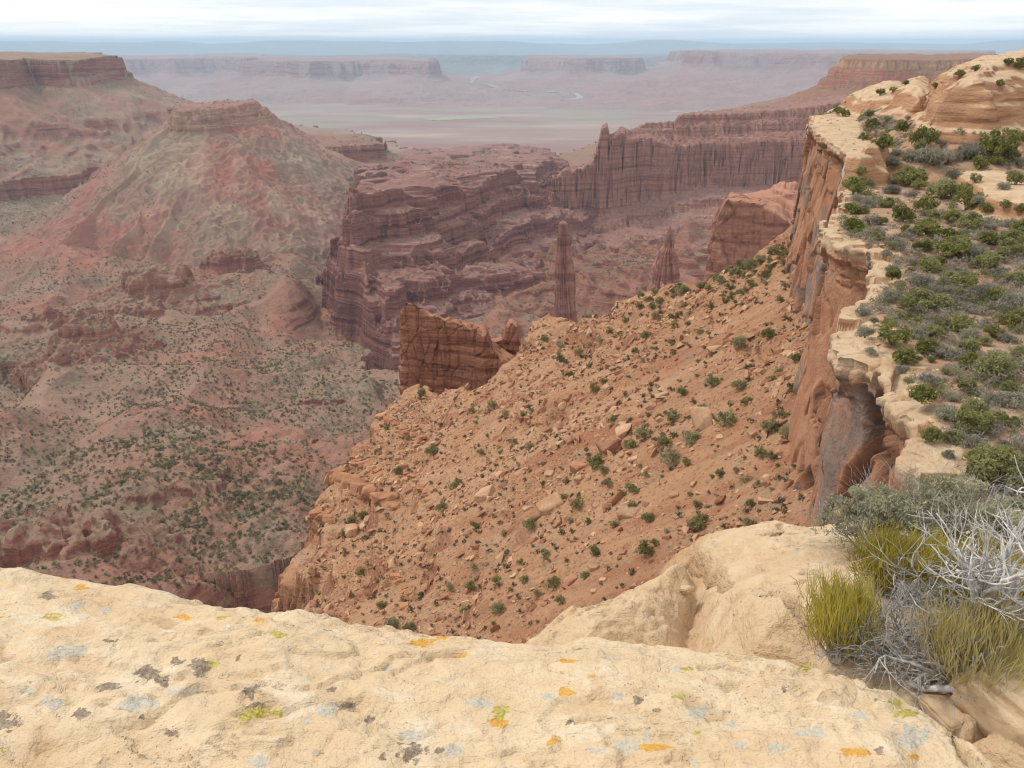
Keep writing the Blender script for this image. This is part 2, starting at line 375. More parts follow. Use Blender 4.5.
    labels = {0: 'reddish valley floor with scattered green scrub and broken ledges', 1: 'dark cliffed mesa at the left edge of the photo, its talus banded red', 2: 'fluted maroon fin ridge with spires at its end, in the middle of the canyon',
              3: 'maroon layered rock benches stepping down into the canyon', 4: 'layered red mesa with tan cap behind the bushy rim', 5: 'hazy purple mesas across the wide valley', 6: 'flat capped pale butte with gullied flanks', 7: 'blue far plateau along the horizon', 8: 'flat red rock shelf running out from the right foot of the butte'}
    fc = grid_faces(*X.shape)
    fo = own.ravel()[fc[:, 0]]
    co = np.stack([X.ravel(), Y.ravel(), Z.ravel()], 1)
    for k in names:
        f = fc[fo == k]
        if not len(f): continue
        c2, f2, at = compact(co, f, {'bare': bare.ravel()})
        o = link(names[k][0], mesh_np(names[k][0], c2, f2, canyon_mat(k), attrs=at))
        props(o, labels[k], names[k][1], kind='structure')
    # the river and the irrigated fields on the flat valley bottom
    def sheet(name, pts, wid, mat, label, cat):
        p = np.array([at_r(a, b, r)[:2] for a, b, r in pts]); L = np.concatenate([[0], np.cumsum(np.hypot(*np.diff(p, axis=0).T))])
        t = np.linspace(0, L[-1], 120); x = np.interp(t, L, p[:, 0]); y = np.interp(t, L, p[:, 1])
        for _ in range(4): x[1:-1] = (x[:-2] + x[2:]) / 2; y[1:-1] = (y[:-2] + y[2:]) / 2
        gx, gy = np.gradient(x), np.gradient(y); l = np.hypot(gx, gy); w = wid * (1 + .35 * perlin(t / 400, t * 0, 5))
        o = np.linspace(-1, 1, 9)
        xx = x[:, None] - (gy / l * w)[:, None] * o; yy = y[:, None] + (gx / l * w)[:, None] * o
        i = np.clip(np.searchsorted(rr, np.hypot(xx, yy)), 0, len(rr) - 1); j = np.clip(np.searchsorted(az, np.arctan2(xx, yy)), 0, len(az) - 1)
        zz = np.maximum(Z[i, j], np.maximum(Z[i - 1, j], Z[i, j - 1])) + .7
        ob = link(name, mesh_np(name, np.stack([xx.ravel(), yy.ravel(), zz.ravel()], 1), grid_faces(120, 9), mat)); props(ob, label, cat, kind='structure')
    n = NT('silty_water', .35); wm = n.done(n.mix(n.noise(.01, 3), (.22, .22, .20, 1), (.29, .275, .245, 1)))
    n = NT('field_green', .9); gm = n.done(n.mix(n.noise(.006, 3), (.23, .28, .15, 1), (.31, .33, .20, 1)))
    sheet('river', [(478, 84, 9800), (470, 88, 9000), (500, 93, 8200), (545, 95, 7900), (572, 98, 7500), (582, 101, 7100), (560, 103, 6800)], 24, wm, 'pale river bending through the far valley left of the fin ridge', 'river')
    sheet('river', [(660, 107, 6100), (690, 108, 6000), (720, 110, 5800), (760, 113, 5500), (800, 113, 5500)], 30, wm, 'pale river reach behind the fin ridge, beneath the right hand purple mesa', 'river')
    sheet('field', [(428, 118, 5150), (465, 116.5, 5300), (497, 115.5, 5400)], 120, gm, 'green irrigated field on the far valley bottom', 'field')
    return X, Y, Z, own, rr, az

def canyon_mat(k):
    n = NT('rock_layers_%d' % k, .95)
    k8 = k; k = 1 if k == 8 else k
    rock = {0: ((.27, .11, .075), (.37, .185, .125), (.15, .065, .05)), 1: ((.25, .105, .08), (.33, .17, .125), (.13, .062, .055)), 2: ((.34, .155, .11), (.40, .21, .15), (.21, .095, .075)),
            3: ((.21, .082, .066), (.30, .145, .11), (.095, .04, .04)), 4: ((.36, .13, .075), (.44, .20, .125), (.23, .08, .055)), 5: ((.32, .12, .09), (.38, .19, .15), (.20, .08, .07)), 6: ((.35, .20, .13), (.43, .30, .195), (.23, .12, .085)), 7: ((.24, .2, .18), (.28, .24, .2), (.18, .16, .15))}[k]
    soil = {0: ((.34, .142, .098), (.30, .185, .13)), 1: ((.32, .16, .115), (.31, .21, .15)), 2: ((.36, .18, .145), (.41, .25, .20)), 3: ((.31, .15, .12), (.38, .235, .185)), 4: ((.30, .15, .09), (.33, .19, .12)), 5: ((.33, .16, .13), (.34, .22, .18)), 6: ((.35, .145, .11), (.34, .20, .15)), 7: ((.2, .2, .18), (.24, .22, .2))}[k]
    veg = {0: .62, 1: .7, 2: .2, 3: .2, 4: .4, 5: .25, 6: .4, 7: .4}[k]
    big = {5: 12.0, 7: 25.0}.get(k, 1.0)
    L = lambda c: (*c, 1)
    warp = n.noise(.012 / big, 3, .5)
    zvec = n.n('ShaderNodeVectorMath', operation='ADD'); n.put(zvec.inputs[0], n.P((.006 / big, .006 / big, .16 / (big ** .6))))
    n.put(zvec.inputs[1], n.math('MULTIPLY', warp, .9))
    strat = n.noise(1, 5, .62, vec=zvec.outputs[0])
    rcol = n.ramp(strat, [(.28, L(rock[2])), (.44, L(rock[0])), (.55, L(rock[1])), (.62, L(rock[0])), (.75, L(rock[2]))])
    flute = n.noise(1, 4, .6, vec=n.P((.22 / big, .22 / big, .018 / big)))
    rcol = n.mix(n.math('MULTIPLY', n.ss(flute, .5, .72), .38), rcol, L(rock[2]))
    lo = n.noise(.006 / big, 5, .6); mid = n.noise(.05 / big, 5, .65); hi = n.noise(.35 / big, 4, .7)
    scol = n.mix(n.ss(lo, .38, .62), L(soil[0]), L(soil[1]))
    scol = n.mix(n.math('MULTIPLY', n.ss(mid, .45, .75), .18 if k8 == 6 else .45), scol, L(tuple(min(1, c * 1.32 + .02) for c in soil[1])))
    scol = n.mix(n.math('MULTIPLY', n.ss(hi, .52, .7), .4), scol, L(rock[2]))
    # bare benches show their thin beds on the treads as well
    ex = {2: .8, 3: .85, 4: .4, 8: .3}.get(k8)
    beds = n.noise(1, 5, .7, vec=n.P((.012, .012, .42)), dist=.25)
    bcol = n.ramp(beds, [(.34, L(tuple(c * .62 for c in soil[0]))), (.46, L(soil[0])), (.54, L(tuple(c * .7 for c in soil[0]))), (.62, L(soil[1])), (.7, L(tuple(c * .66 for c in soil[0])))])
    scol = n.mix(n.math('MULTIPLY', n.attr('bare'), .85) if k8 == 0 else (ex if ex else .03), scol, bcol)
    # low grey-green scrub too small to stand out singly
    g = n.math('MULTIPLY', n.ss(n.noise(.011 / big, 5, .62), .40, .62), n.ss(n.noise(.3 / big, 3, .75), .46, .60))
    scol = n.mix(n.math('MULTIPLY', g, veg * 1.25, clamp=True), scol, (.115, .125, .072, 1))
    g2 = n.math('MULTIPLY', n.ss(n.noise(.022 / big, 4, .6), .45, .7), veg * .55)
    scol = n.mix(g2, scol, (.205, .185, .12, 1))
    if k == 0:   # the open valley beyond is paler, greyer and flat, with pale wash and field streaks
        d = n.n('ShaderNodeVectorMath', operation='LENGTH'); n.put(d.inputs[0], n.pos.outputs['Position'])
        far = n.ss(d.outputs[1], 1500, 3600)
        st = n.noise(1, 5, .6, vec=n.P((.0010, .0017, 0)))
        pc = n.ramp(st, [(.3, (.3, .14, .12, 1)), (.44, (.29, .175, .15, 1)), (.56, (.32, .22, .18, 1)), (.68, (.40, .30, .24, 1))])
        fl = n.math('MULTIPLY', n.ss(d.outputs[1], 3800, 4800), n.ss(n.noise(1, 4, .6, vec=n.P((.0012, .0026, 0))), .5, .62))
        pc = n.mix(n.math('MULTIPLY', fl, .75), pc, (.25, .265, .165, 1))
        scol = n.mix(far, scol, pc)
    if k == 4:   # pale beds cap the mesa
        sz = n.n('ShaderNodeSeparateXYZ'); n.put(sz.inputs[0], n.pos.outputs['Position'])
        tz = n.ss(n.math('ADD', sz.outputs[2], n.math('MULTIPLY', strat, 26)), -42, -34)
        rcol = n.mix(n.math('MULTIPLY', tz, .8), rcol, (.46, .29, .17, 1))
    if k == 6:   # cream ash bands on the butte's flanks
        sv = n.math('MULTIPLY', n.attr('bare'), n.ss(n.noise(.012, 4, .6), .44, .6))
        side = n.ss(n.noise(.0065, 3, .5), .46, .56)
        scol = n.mix(n.math('MULTIPLY', side, .45), scol, (.25, .215, .15, 1))
        scol = n.mix(n.math('MULTIPLY', sv, .38), scol, (.50, .38, .25, 1))
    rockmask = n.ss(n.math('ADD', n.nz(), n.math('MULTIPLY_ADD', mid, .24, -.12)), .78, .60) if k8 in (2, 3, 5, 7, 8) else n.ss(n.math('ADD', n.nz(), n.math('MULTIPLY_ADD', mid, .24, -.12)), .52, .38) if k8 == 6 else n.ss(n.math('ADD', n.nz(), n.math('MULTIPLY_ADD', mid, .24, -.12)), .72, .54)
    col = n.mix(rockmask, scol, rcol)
    h = n.math('ADD', n.math('MULTIPLY', n.math('ADD', n.math('MULTIPLY', strat, 1.6), n.math('MULTIPLY', flute, 1.2)), n.math('MULTIPLY_ADD', rockmask, .9, .1 if k8 in (0, 1, 6) else .5)), n.math('MULTIPLY', hi, .9))
    return n.done(col, n.bump(h, 3.0 * big, .8))
# ================================================================== near cliff: boulder slope, rim wall, bushy bench on top
TS = .64
def talus_plane(x, y):
    return -28 - TS * .963 * (8.6 + .28 * y - x)
def at_talus(px, py):
    a, b, c = ray(px, py)
    k = TS * .963
    t = (-28 - k * 8.6) / (c + k * (.28 * b - a))
    return (a * t, b * t, c * t)
TAL_EDGE = [at_talus(*p)[:2] for p in ((700, 279), (640, 292), (585, 306), (545, 318), (525, 330), (522, 352), (506, 372), (478, 386), (430, 391), (402, 392), (386, 410), (368, 432), (346, 456), (330, 482), (303, 514), (297, 560), (293, 600), (300, 650), (330, 740))]
TAL_POLY = [(70, 150), (37, 131)] + TAL_EDGE + [(-12, 20), (70, 0)]
class Field:
    """height field on a regular x-y grid with bilinear lookup"""
    def __init__(s, x0, x1, y0, y1, dx):
        s.x0, s.y0, s.dx = x0, y0, dx
        s.xs = np.arange(x0, x1, dx).astype(F32); s.ys = np.arange(y0, y1, dx).astype(F32)
        s.X, s.Y = np.meshgrid(s.xs, s.ys); s.X = s.X.astype(F32); s.Y = s.Y.astype(F32)
    def at(s, x, y):
        i = np.clip((np.asarray(x) - s.x0) / s.dx, 0, len(s.xs) - 1.001); j = np.clip((np.asarray(y) - s.y0) / s.dx, 0, len(s.ys) - 1.001)
        i0 = i.astype(int); j0 = j.astype(int); fx = i - i0; fy = j - j0; Z = s.Z
        return (Z[j0, i0] * (1 - fx) + Z[j0, i0 + 1] * fx) * (1 - fy) + (Z[j0 + 1, i0] * (1 - fx) + Z[j0 + 1, i0 + 1] * fx) * fy
    def normal(s, x, y, e=.8):
        gx = (s.at(x + e, y) - s.at(x - e, y)) / (2 * e); gy = (s.at(x, y + e) - s.at(x, y - e)) / (2 * e)
        return Vector((-gx, -gy, 1)).normalized()
    def hit(s, px, py, t0=2.0, t1=400.0, n=900):
        a, b, c = ray(px, py); t = np.geomspace(t0, t1, n)
        below = c * t < s.at(a * t, b * t)
        k = int(np.argmax(below)) if below.any() else n - 1
        lo, hi = t[max(k - 1, 0)], t[k]
        for _ in range(20):
            m = (lo + hi) / 2
            if c * m < float(s.at(a * m, b * m)): hi = m
            else: lo = m
        return (a * hi, b * hi, float(s.at(a * hi, b * hi)))

def build_talus():
    f = Field(-84, 62, 12, 262, .30)
    x, y = f.X, f.Y
    wx = x + 5 * perlin(x / 16, y / 16, 3) + 1.7 * perlin(x / 5, y / 5, 4); wy = y + 5 * perlin(x / 16, y / 16, 8) + 1.7 * perlin(x / 5, y / 5, 9)
    sd = sdf(wx, wy, TAL_POLY)
    d = .963 * (8.6 + .28 * y - x)                 # metres down from the foot of the wall
    al = (y + .28 * x) * .963                      # metres along it
    z = -28 - TS * np.maximum(d, -3)
    gul = ridged(al / 23 + .3 * perlin(x / 30, y / 30, 2), d / 90, 2, 12)
    z += (gul - .4) * -2.6 * sstep(2, 25, d) + 1.3 * fbm(x / 22, y / 22, 3, 14) + .42 * fbm(x / 4.2, y / 4.2, 3, 15)
    # broken hard bands, strongest along the outer edge of the slope
    w = sstep(-52, -14, sd) * sstep(-.3, .05, fbm(x / 18, y / 18, 3, 16) + .15) * sstep(-8, -22, x) * 1.0 + .35 * sstep(-30, -8, sd) + .55 * sstep(.12, .4, fbm(x / 26, y / 26, 3, 18))
    rs = np.random.RandomState(3); lev = -190.0; zi = []; zo = []
    while lev < 0:
        t = rs.uniform(2.2, 6.5); zi += [lev, lev + t * .74]; zo += [lev, lev + t * .16]; lev += t
    tl = 1.4 * fbm(x / 14, y / 14, 3, 19) + .03 * y
    z = z + np.clip(w, 0, 1) * (np.interp(z + tl, zi, zo).astype(F32) - tl - z)
    blk = worley(x / 1.7, y / 1.7, 4)[2]
    z += (blk - .5) * .5 * np.clip(w, 0, 1)
    # rubble underfoot
    d1, d2, rid = worley(x / 1.15, y / 1.15, 2)
    z += .26 * rid * sstep(.0, .22, d2 - d1) * sstep(.3, .6, fbm(x / 12, y / 12, 3, 23) + .45)
    drop = np.interp(sd + 1.5 * np.abs(perlin(x / 2.4, y / 2.4, 30)), [0, .8, 2.2, 6, 7.2, 12, 13, 30, 33, 70], [0, -4, -8.5, -11, -18, -23, -31, -48, -60, -120]).astype(F32)
    z = z + np.where(sd > 0, drop, 0)
    f.Z = z; f.sd = sd
    fc = grid_faces(*x.shape)
    keep = (z.ravel()[fc].max(1) > -215) & (sd.ravel()[fc].min(1) < 75)
    co, fc, _ = compact(np.stack([x.ravel(), y.ravel(), z.ravel()], 1), fc[keep])
    o = link('hillside', mesh_np('hillside', co, fc, talus_mat()))
    props(o, 'orange boulder slope falling from the foot of the rim wall', 'hillside', kind='structure')
    return f

def talus_mat():
    n = NT('orange_earth', .97)
    lo = n.noise(.045, 5, .6); mid = n.noise(.25, 5, .65); hi = n.noise(1.6, 5, .7); fine = n.noise(7, 4, .7)
    c = n.ramp(lo, [(.3, (.345, .165, .087, 1)), (.45, (.42, .22, .119, 1)), (.55, (.46, .25, .134, 1)), (.7, (.345, .165, .092, 1))])
    c = n.mix(n.math('MULTIPLY', n.ss(n.noise(.028, 4, .55, vec=n.P((1.0, .75, 1))), .54, .66), .7), c, (.33, .125, .068, 1))
    c = n.mix(n.math('MULTIPLY', n.ss(mid, .42, .68), .55), c, (.48, .29, .17, 1))
    c = n.mix(n.math('MULTIPLY', n.ss(hi, .5, .72), .55), c, (.21, .10, .06, 1))
    # colour streaks that run down the fall line
    def dot(v):
        q = n.n('ShaderNodeVectorMath', operation='DOT_PRODUCT'); n.put(q.inputs[0], n.pos.outputs['Position']); q.inputs[1].default_value = v; return q.outputs['Value']
    cv = n.n('ShaderNodeCombineXYZ'); n.put(cv.inputs[0], dot((.06, .215, 0))); n.put(cv.inputs[1], dot((-.022, .006, 0)))
    stx = n.noise(1, 5, .62, vec=cv.outputs[0], dist=.4)
    c = n.mix(n.math('MULTIPLY', n.ss(stx, .52, .64), .6), c, (.31, .115, .062, 1)); c = n.mix(n.math('MULTIPLY', n.ss(stx, .47, .36), .5), c, (.50, .31, .185, 1))
    peb = n.voro(2.2, feature='F1'); pcol = n.voro(2.2, feature='F1', out='Color')
    sp = n.n('ShaderNodeSeparateColor'); n.put(sp.inputs[0], pcol)
    pm = n.math('MULTIPLY', n.ss(peb, .34, .22), n.ss(sp.outputs[0], .55, .6))
    c = n.mix(n.math('MULTIPLY', pm, .8), c, n.mix(sp.outputs[1], (.55, .36, .22, 1), (.33, .16, .095, 1)))
    c = n.mix(n.math('MULTIPLY', n.ss(n.noise(.5, 4, .7), .54, .66), .5), c, (.24, .205, .125, 1))
    strat = n.noise(1, 4, .6, vec=n.P((.05, .05, 1.1)))
    rc = n.ramp(strat, [(.3, (.17, .07, .04, 1)), (.45, (.33, .15, .08, 1)), (.6, (.40, .205, .115, 1)), (.75, (.24, .105, .06, 1))])
    rc = n.mix(n.ss(hi, .5, .7), rc, (.15, .065, .042, 1))
    c = n.mix(n.ss(n.math('ADD', n.nz(), n.math('MULTIPLY_ADD', hi, .25, -.125)), .70, .52), c, rc)
    b1 = n.bump(n.math('ADD', hi, n.math('MULTIPLY', n.ss(peb, .4, .1), .5)), .5, .75)
    return n.done(c, n.bump(fine, .12, .6, b1))

# ------------------------------------------------------------------ the rim
RIM_PX = [(925, 478), (909, 460), (915, 446), (923, 432), (914, 417), (897, 396), (880, 372), (862, 360), (843, 352), (839, 344), (835, 330), (844, 307), (864, 297), (873, 287), (873, 272), (880, 257), (866, 247), (845, 243), (828, 234), (825, 220), (836, 208), (846, 197), (843, 183), (830, 171), (817, 158), (808, 141), (810, 121), (826, 112), (850, 105)]
PLAT = -12.0
RIM = [(7.2, 4.5), (8.6, 8.5), (10.2, 13.0), (11.2, 17.5)] + [at_z(p[0], p[1], PLAT)[:2] for p in RIM_PX] + [(105, 210)]
BENCH = [at_z(p[0], p[1], -9.4)[:2] for p in ((806, 136), (820, 148), (842, 153), (866, 157), (881, 155), (874, 143), (864, 131), (858, 119), (852, 112), (812, 115))]
def plateau_forms(x, y):
    """height above the sloping bench surface: slabs and domes of pale sandstone"""
    wx = x + .9 * perlin(x / 5, y / 5, 3) + .35 * perlin(x / 1.6, y / 1.6, 4); wy = y + .9 * perlin(x / 5, y / 5, 8) + .35 * perlin(x / 1.6, y / 1.6, 9)
    z = np.full(x.shape, -99, F32); tan = np.zeros(x.shape, F32)
    def add(poly, top, prof, rough=.25):
        nonlocal z, tan
        s = sdf(wx, wy, poly)
        h = top + np.interp(s, [p[0] for p in prof] + [90], [p[1] for p in prof] + [-90]).astype(F32) + rough * fbm(x / 3.5, y / 3.5, 3, 5)
        if len(prof) > 9:      # bedded shells
            q = h / 1.15 + .35 * fbm(x / 6, y / 6, 2, 6); h = h + .42 * (sstep(.55, .95, q - np.floor(q)) - (q - np.floor(q)))
        n = h > z
        z = np.where(n, h, z); tan = np.where(n, np.where(s < min(2.2, prof[-1][0] * .8), 1, 0), tan)
    Pz = lambda pts, z0: [at_z(a, b, z0)[:2] for a, b in pts]
    slab = [(-3, .1), (-.5, 0), (0, -.25), (.25, -.55), (.3, -1.0), (.8, -1.7), (1.0, -2.5), (3, -4)]
    add(BENCH, -9.4, slab, .15)
    add(Pz(((955, 174), (975, 168), (1000, 170), (1030, 178), (1080, 195), (1090, 215), (1035, 207), (1005, 200), (975, 186)), -10.6), -10.5, [(-2, .1), (0, -.15), (.2, -.6), (.3, -1.0), (.7, -1.3), (3, -2.6)], .15)
    add(Pz(((866, 150), (882, 147), (884, 153), (870, 156)), -9.5), -8.7, [(-.8, .1), (0, -.3), (.3, -1.1), (1, -3)], .1)
    # big dome at the upper right, built of bedded shells
    dome = [(-16, 2.0), (-9, 1.6), (-4, .7), (-1.5, -.4), (-.4, -1.2), (.2, -2.4), (.8, -3.2), (1.0, -4.2), (2.2, -5.0), (3.0, -6.1), (9, -8.4), (16, -10.5)]
    add(Pz(((930, 96), (945, 112), (985, 114), (1030, 108), (1120, 104), (1160, 84), (1060, 74), (985, 76), (950, 84)), -6.3), -2.9, dome, .5)
    add([at_r(985, 90, 139)[:2], at_r(1010, 90, 134)[:2], at_r(1080, 90, 136)[:2], at_r(1100, 80, 165)[:2], at_r(990, 80, 165)[:2]], -1.9, [(-9, 1.2), (-4, .7), (-1, -.2), (0, -1.0), (.4, -2.0), (3, -4)], .4)
    add(Pz(((846, 100), (862, 106), (880, 108), (905, 110), (925, 108), (922, 94), (905, 88), (872, 90)), -8.2), -7.3, [(-6, 1.2), (-2.5, .6), (-.6, -.2), (0, -.9), (.5, -1.8), (3, -3), (6, -5)], .4)
    add(Pz(((896, 96), (915, 100), (935, 98), (930, 84), (905, 82)), -6.2), -5.6, [(-5, 1.0), (-2, .5), (-.5, -.2), (0, -.8), (.4, -1.8), (4, -4)], .4)
    add(Pz(((840, 165), (860, 169), (876, 166), (870, 160), (845, 160)), -11.4), -11.1, [(-1, 0), (0, -.2), (.3, -.9), (2, -2)], .1)
    return z, tan
def plateau_z(x, y):
    x = np.asarray(x, F32); y = np.asarray(y, F32)
    z = PLAT + .45 * fbm(x / 17, y / 17, 3, 31) + .12 * fbm(x / 2.6, y / 2.6, 3, 32) + .022 * np.maximum(x - 45, 0) + 3.2 * sstep(16, 4, y)
    h, tan = plateau_forms(x, y)
    tan = np.where(h > z, tan, 0)
    return np.maximum(z, h), tan
def rim_path(n=2400):
    p = np.array(RIM); L = np.concatenate([[0], np.cumsum(np.hypot(*np.diff(p, axis=0).T))])
    # finer steps near the camera
    t = np.linspace(0, 1, n) ** 1.35 * L[-1]
    x = np.interp(t, L, p[:, 0]); y = np.interp(t, L, p[:, 1])
    return t.astype(F32), x.astype(F32), y.astype(F32)
def build_rim():
    t, x, y = rim_path()
    # crumbled edge: joints break the rim into blocks
    d1, d2, rid = worley(x / 1.5 + 5, y / 1.5, 6)
    xc, yc = x.copy(), y.copy()
    gxx, gyy = np.gradient(x), np.gradient(y); across = (np.abs(gyy) / (np.hypot(gxx, gyy) + 1e-6)) ** 2
    x = x + across * ((rid - .5) * .55 + .2 * perlin(t / .7, t * 0, 7))
    y = np.maximum.accumulate(y + .0001 * np.arange(len(y)))
    # --- top
    o = np.concatenate([np.linspace(0, 3, 30, endpoint=False), np.geomspace(3, 110, 250)]).astype(F32)
    X = x[:, None] + o[None, :]; Y = y[:, None] + 0 * o[None, :]
    Z, tan = plateau_z(X, Y)
    edge = sstep(2.6, 0, o)[None, :] * np.ones_like(X)
    wd1, wd2, wr = worley(X / 1.3, Y / 1.3, 9)
    wq = worley(X / .55, Y / .55, 19)
    Z = Z - edge * (.60 * np.round(wr * 3) / 3) * (1 - tan) - .12 * edge * sstep(.08, .0, wd2 - wd1)
    zr = Z[:, 0].copy()
    bare = np.clip(sstep(2.3, .6, o[None, :] + 1.4 * fbm(X / 2.5, Y / 2.5, 3, 41)), 0, 1)
    me = mesh_np('rim_bench', np.stack([X.ravel(), Y.ravel(), Z.ravel()], 1), grid_faces(*X.shape)[:, ::-1], bench_mat(), attrs={'stone': np.maximum(tan, bare).ravel()})
    ob = link('rim_bench', me); props(ob, 'sandy bench with pale sandstone slabs and domes along the rim', 'terrain', kind='structure')
    # --- wall
    xs = np.convolve(np.pad(xc, 10, 'edge'), np.ones(21) / 21, 'valid'); ys = np.convolve(np.pad(yc, 10, 'edge'), np.ones(21) / 21, 'valid')
    tx, ty = np.gradient(xs), np.gradient(ys); l = np.hypot(tx, ty) + 1e-6
    nx, ny = -ty / l, tx / l
    kw = np.ones(81) / 81; nx = np.convolve(np.pad(nx, 40, 'edge'), kw, 'valid'); ny = np.convolve(np.pad(ny, 40, 'edge'), kw, 'valid')
    dn = np.concatenate([np.linspace(0, 3, 34, endpoint=False), np.linspace(3, 26, 130)]).astype(F32)
    T_, D = np.meshgrid(t, dn, indexing='ij'); T_ = T_.astype(F32); D = D.astype(F32)
    off = np.interp(D, [0, .05, .9, 1.25, 1.6, 2.6, 2.9, 6, 14, 26], [0, .10, .10, -.25, -.40, -.50, -.45, -.2, .35, 1.1]).astype(F32)
    Tw = T_ + .35 * perlin(T_ / 3, D / 5, 3) + .22 * D
    f1, j1 = facets(Tw / 9.5, D / 15 + .06 * perlin(T_ / 4, D / 4, 4), 3, .4, .25); f2, j2 = facets(Tw / 1.9 + .2 * perlin(T_ / 2, D / 2, 6), D / 4.0, 5, .4, .3); gate = sstep(-.22, -.04, fbm(T_ / 6, D / 6, 2, 12))
    fade = sstep(0, 2.5, D)
    x0_, y0_ = x, y
    off += fade * (np.maximum((f1 - .35) * 1.15, -.85) + f2 * .6 * gate + .10 * fbm(T_ / 5, D / 7, 2, 8) + .04 * perlin(T_ / 1.3, D / 1.6, 9))
    off -= fade * (.6 * sstep(.035, .0, j1) + .16 * sstep(.05, 0, j2) * gate)
    bed = (worley(T_ / 2.2, D / .42, 15)[2] - .5) * sstep(3.2, 2.2, D)
    off += bed * .35 * sstep(0, .1, D)
    kb = sstep(.4, 2.2, D); Wx = x[:, None] * (1 - kb) + xs[:, None] * kb + nx[:, None] * off; Wy = y[:, None] * (1 - kb) + ys[:, None] * kb + ny[:, None] * off; Wz = zr[:, None] - D
    me = mesh_np('rim_cliff', np.stack([Wx.ravel(), Wy.ravel(), Wz.ravel()], 1), grid_faces(*Wx.shape), wall_mat(), attrs={'down': D.ravel(), 'seam': np.maximum(sstep(.04, .0, j1), .6 * sstep(.05, 0, j2) * gate).ravel() * fade.ravel()})
    ob = link('rim_cliff', me); props(ob, 'sheer orange rim wall with grey varnish streaks', 'cliff', kind='structure')

def stone_col(n, scale=1.0):
    """pale buff sandstone"""
    lo = n.noise(.25 * scale, 5, .6); hi = n.noise(2.2 * scale, 5, .68)
    c = n.ramp(lo, [(.3, (.48, .31, .18, 1)), (.5, (.60, .44, .28, 1)), (.7, (.53, .35, .21, 1))])
    c = n.mix(n.math('MULTIPLY', n.ss(hi, .5, .75), .5), c, (.36, .21, .12, 1))
    return c, hi
def bench_mat():
    n = NT('rim_sand_and_stone', .95)
    c, hi = stone_col(n)
    c = n.mix(n.math('MULTIPLY', n.ss(n.noise(.7, 5, .65), .5, .66), .5), c, (.40, .24, .14, 1))
    s = n.mix(n.ss(n.noise(.3, 5, .6), .38, .64), (.42, .225, .135, 1), (.50, .31, .20, 1))
    s = n.mix(n.math('MULTIPLY', n.ss(n.noise(1.1, 5, .72), .44, .58), .7), s, (.255, .215, .155, 1))
    s = n.mix(n.math('MULTIPLY', n.ss(n.noise(3.5, 4, .7), .56, .68), .6), s, (.50, .38, .26, 1))
    st = n.math('ADD', n.attr('stone'), n.math('MULTIPLY_ADD', n.noise(.8, 4, .6), .9, -.45))
    c = n.mix(n.ss(st, .4, .62), s, c)
    # steep faces of the domes are redder, with dark seams
    strat = n.noise(1, 4, .6, vec=n.P((.12, .12, 1.6)))
    rc = n.ramp(strat, [(.32, (.24, .105, .06, 1)), (.46, (.40, .21, .115, 1)), (.58, (.47, .27, .15, 1)), (.68, (.29, .13, .075, 1))])
    c = n.mix(n.ss(n.math('ADD', n.nz(), n.math('MULTIPLY_ADD', hi, .2, -.1)), .88, .66), c, rc)
    b1 = n.bump(n.math('ADD', hi, strat), .35, .7)
    return n.done(c, n.bump(n.noise(9, 4, .7), .08, .5, b1))
def wall_mat():
    n = NT('varnished_wall', .85)
    lo = n.noise(1, 5, .6, vec=n.P((.16, .16, .09))); hi = n.noise(1.5, 5, .7)
    c = n.ramp(lo, [(.3, (.32, .135, .075, 1)), (.48, (.45, .23, .13, 1)), (.6, (.40, .185, .10, 1)), (.75, (.27, .12, .07, 1))])
    c = n.mix(n.math('MULTIPLY', n.ss(hi, .5, .72), .45), c, (.24, .11, .07, 1))
    v = n.noise(1, 6, .66, vec=n.P((.15, .15, .10)), dist=.5)
    c = n.mix(n.math('MULTIPLY', n.ss(v, .50, .57), .75), c, n.mix(n.ss(hi, .4, .6), (.155, .125, .11, 1), (.215, .185, .165, 1)))
    c = n.mix(n.math('MULTIPLY', n.attr('seam'), .75), c, (.07, .04, .03, 1))
    s = n.noise(1, 4, .6, vec=n.P((.6, .6, .05)))
    c = n.mix(n.math('MULTIPLY', n.ss(s, .62, .74), .35), c, (.12, .085, .075, 1))
    cap, _ = stone_col(n)
    dn = n.math('ADD', n.attr('down'), n.math('MULTIPLY_ADD', n.noise(.9, 3, .6), 1.2, -.6))
    c = n.mix(n.math('MULTIPLY', n.ss(dn, .9, .35), .85), c, cap)
    strat = n.noise(1, 3, .6, vec=n.P((.2, .2, 3.0)))
    b1 = n.bump(n.math('ADD', hi, 0.0), .3, .7)
    return n.done(c, n.bump(n.noise(8, 4, .7), .06, .5, b1))
# ================================================================== foreground: the sandstone ledge under the camera
def P3(px, py, z): return at_z(px, py, z)[:2]
L_GREY = [(66, 653, 23, 8), (137, 705, 20, 9), (104, 611, 6, 4), (75, 606, 6, 4), (52, 703, 12, 6), (180, 691, 17, 4), (164, 590, 7, 3), (256, 761, 12, 7), (27, 691, 7, 5), (329, 669, 4, 4), (327, 711, 11, 6), (308, 721, 5, 4), (318, 752, 6, 4), (386, 668, 6, 4), (412, 736, 13, 7), (453, 749, 10, 8), (550, 697, 10, 4), (480, 703, 14, 6), (616, 697, 8, 4), (694, 712, 12, 7), (733, 723, 8, 4), (778, 747, 11, 5), (625, 745, 16, 7), (647, 736, 6, 5), (742, 745, 8, 4), (812, 733, 14, 6), (675, 669, 7, 3), (609, 658, 12, 2), (595, 750, 12, 5), (914, 738, 17, 11), (690, 760, 10, 5), (860, 715, 9, 4), (215, 600, 8, 3), (238, 592, 7, 3)]
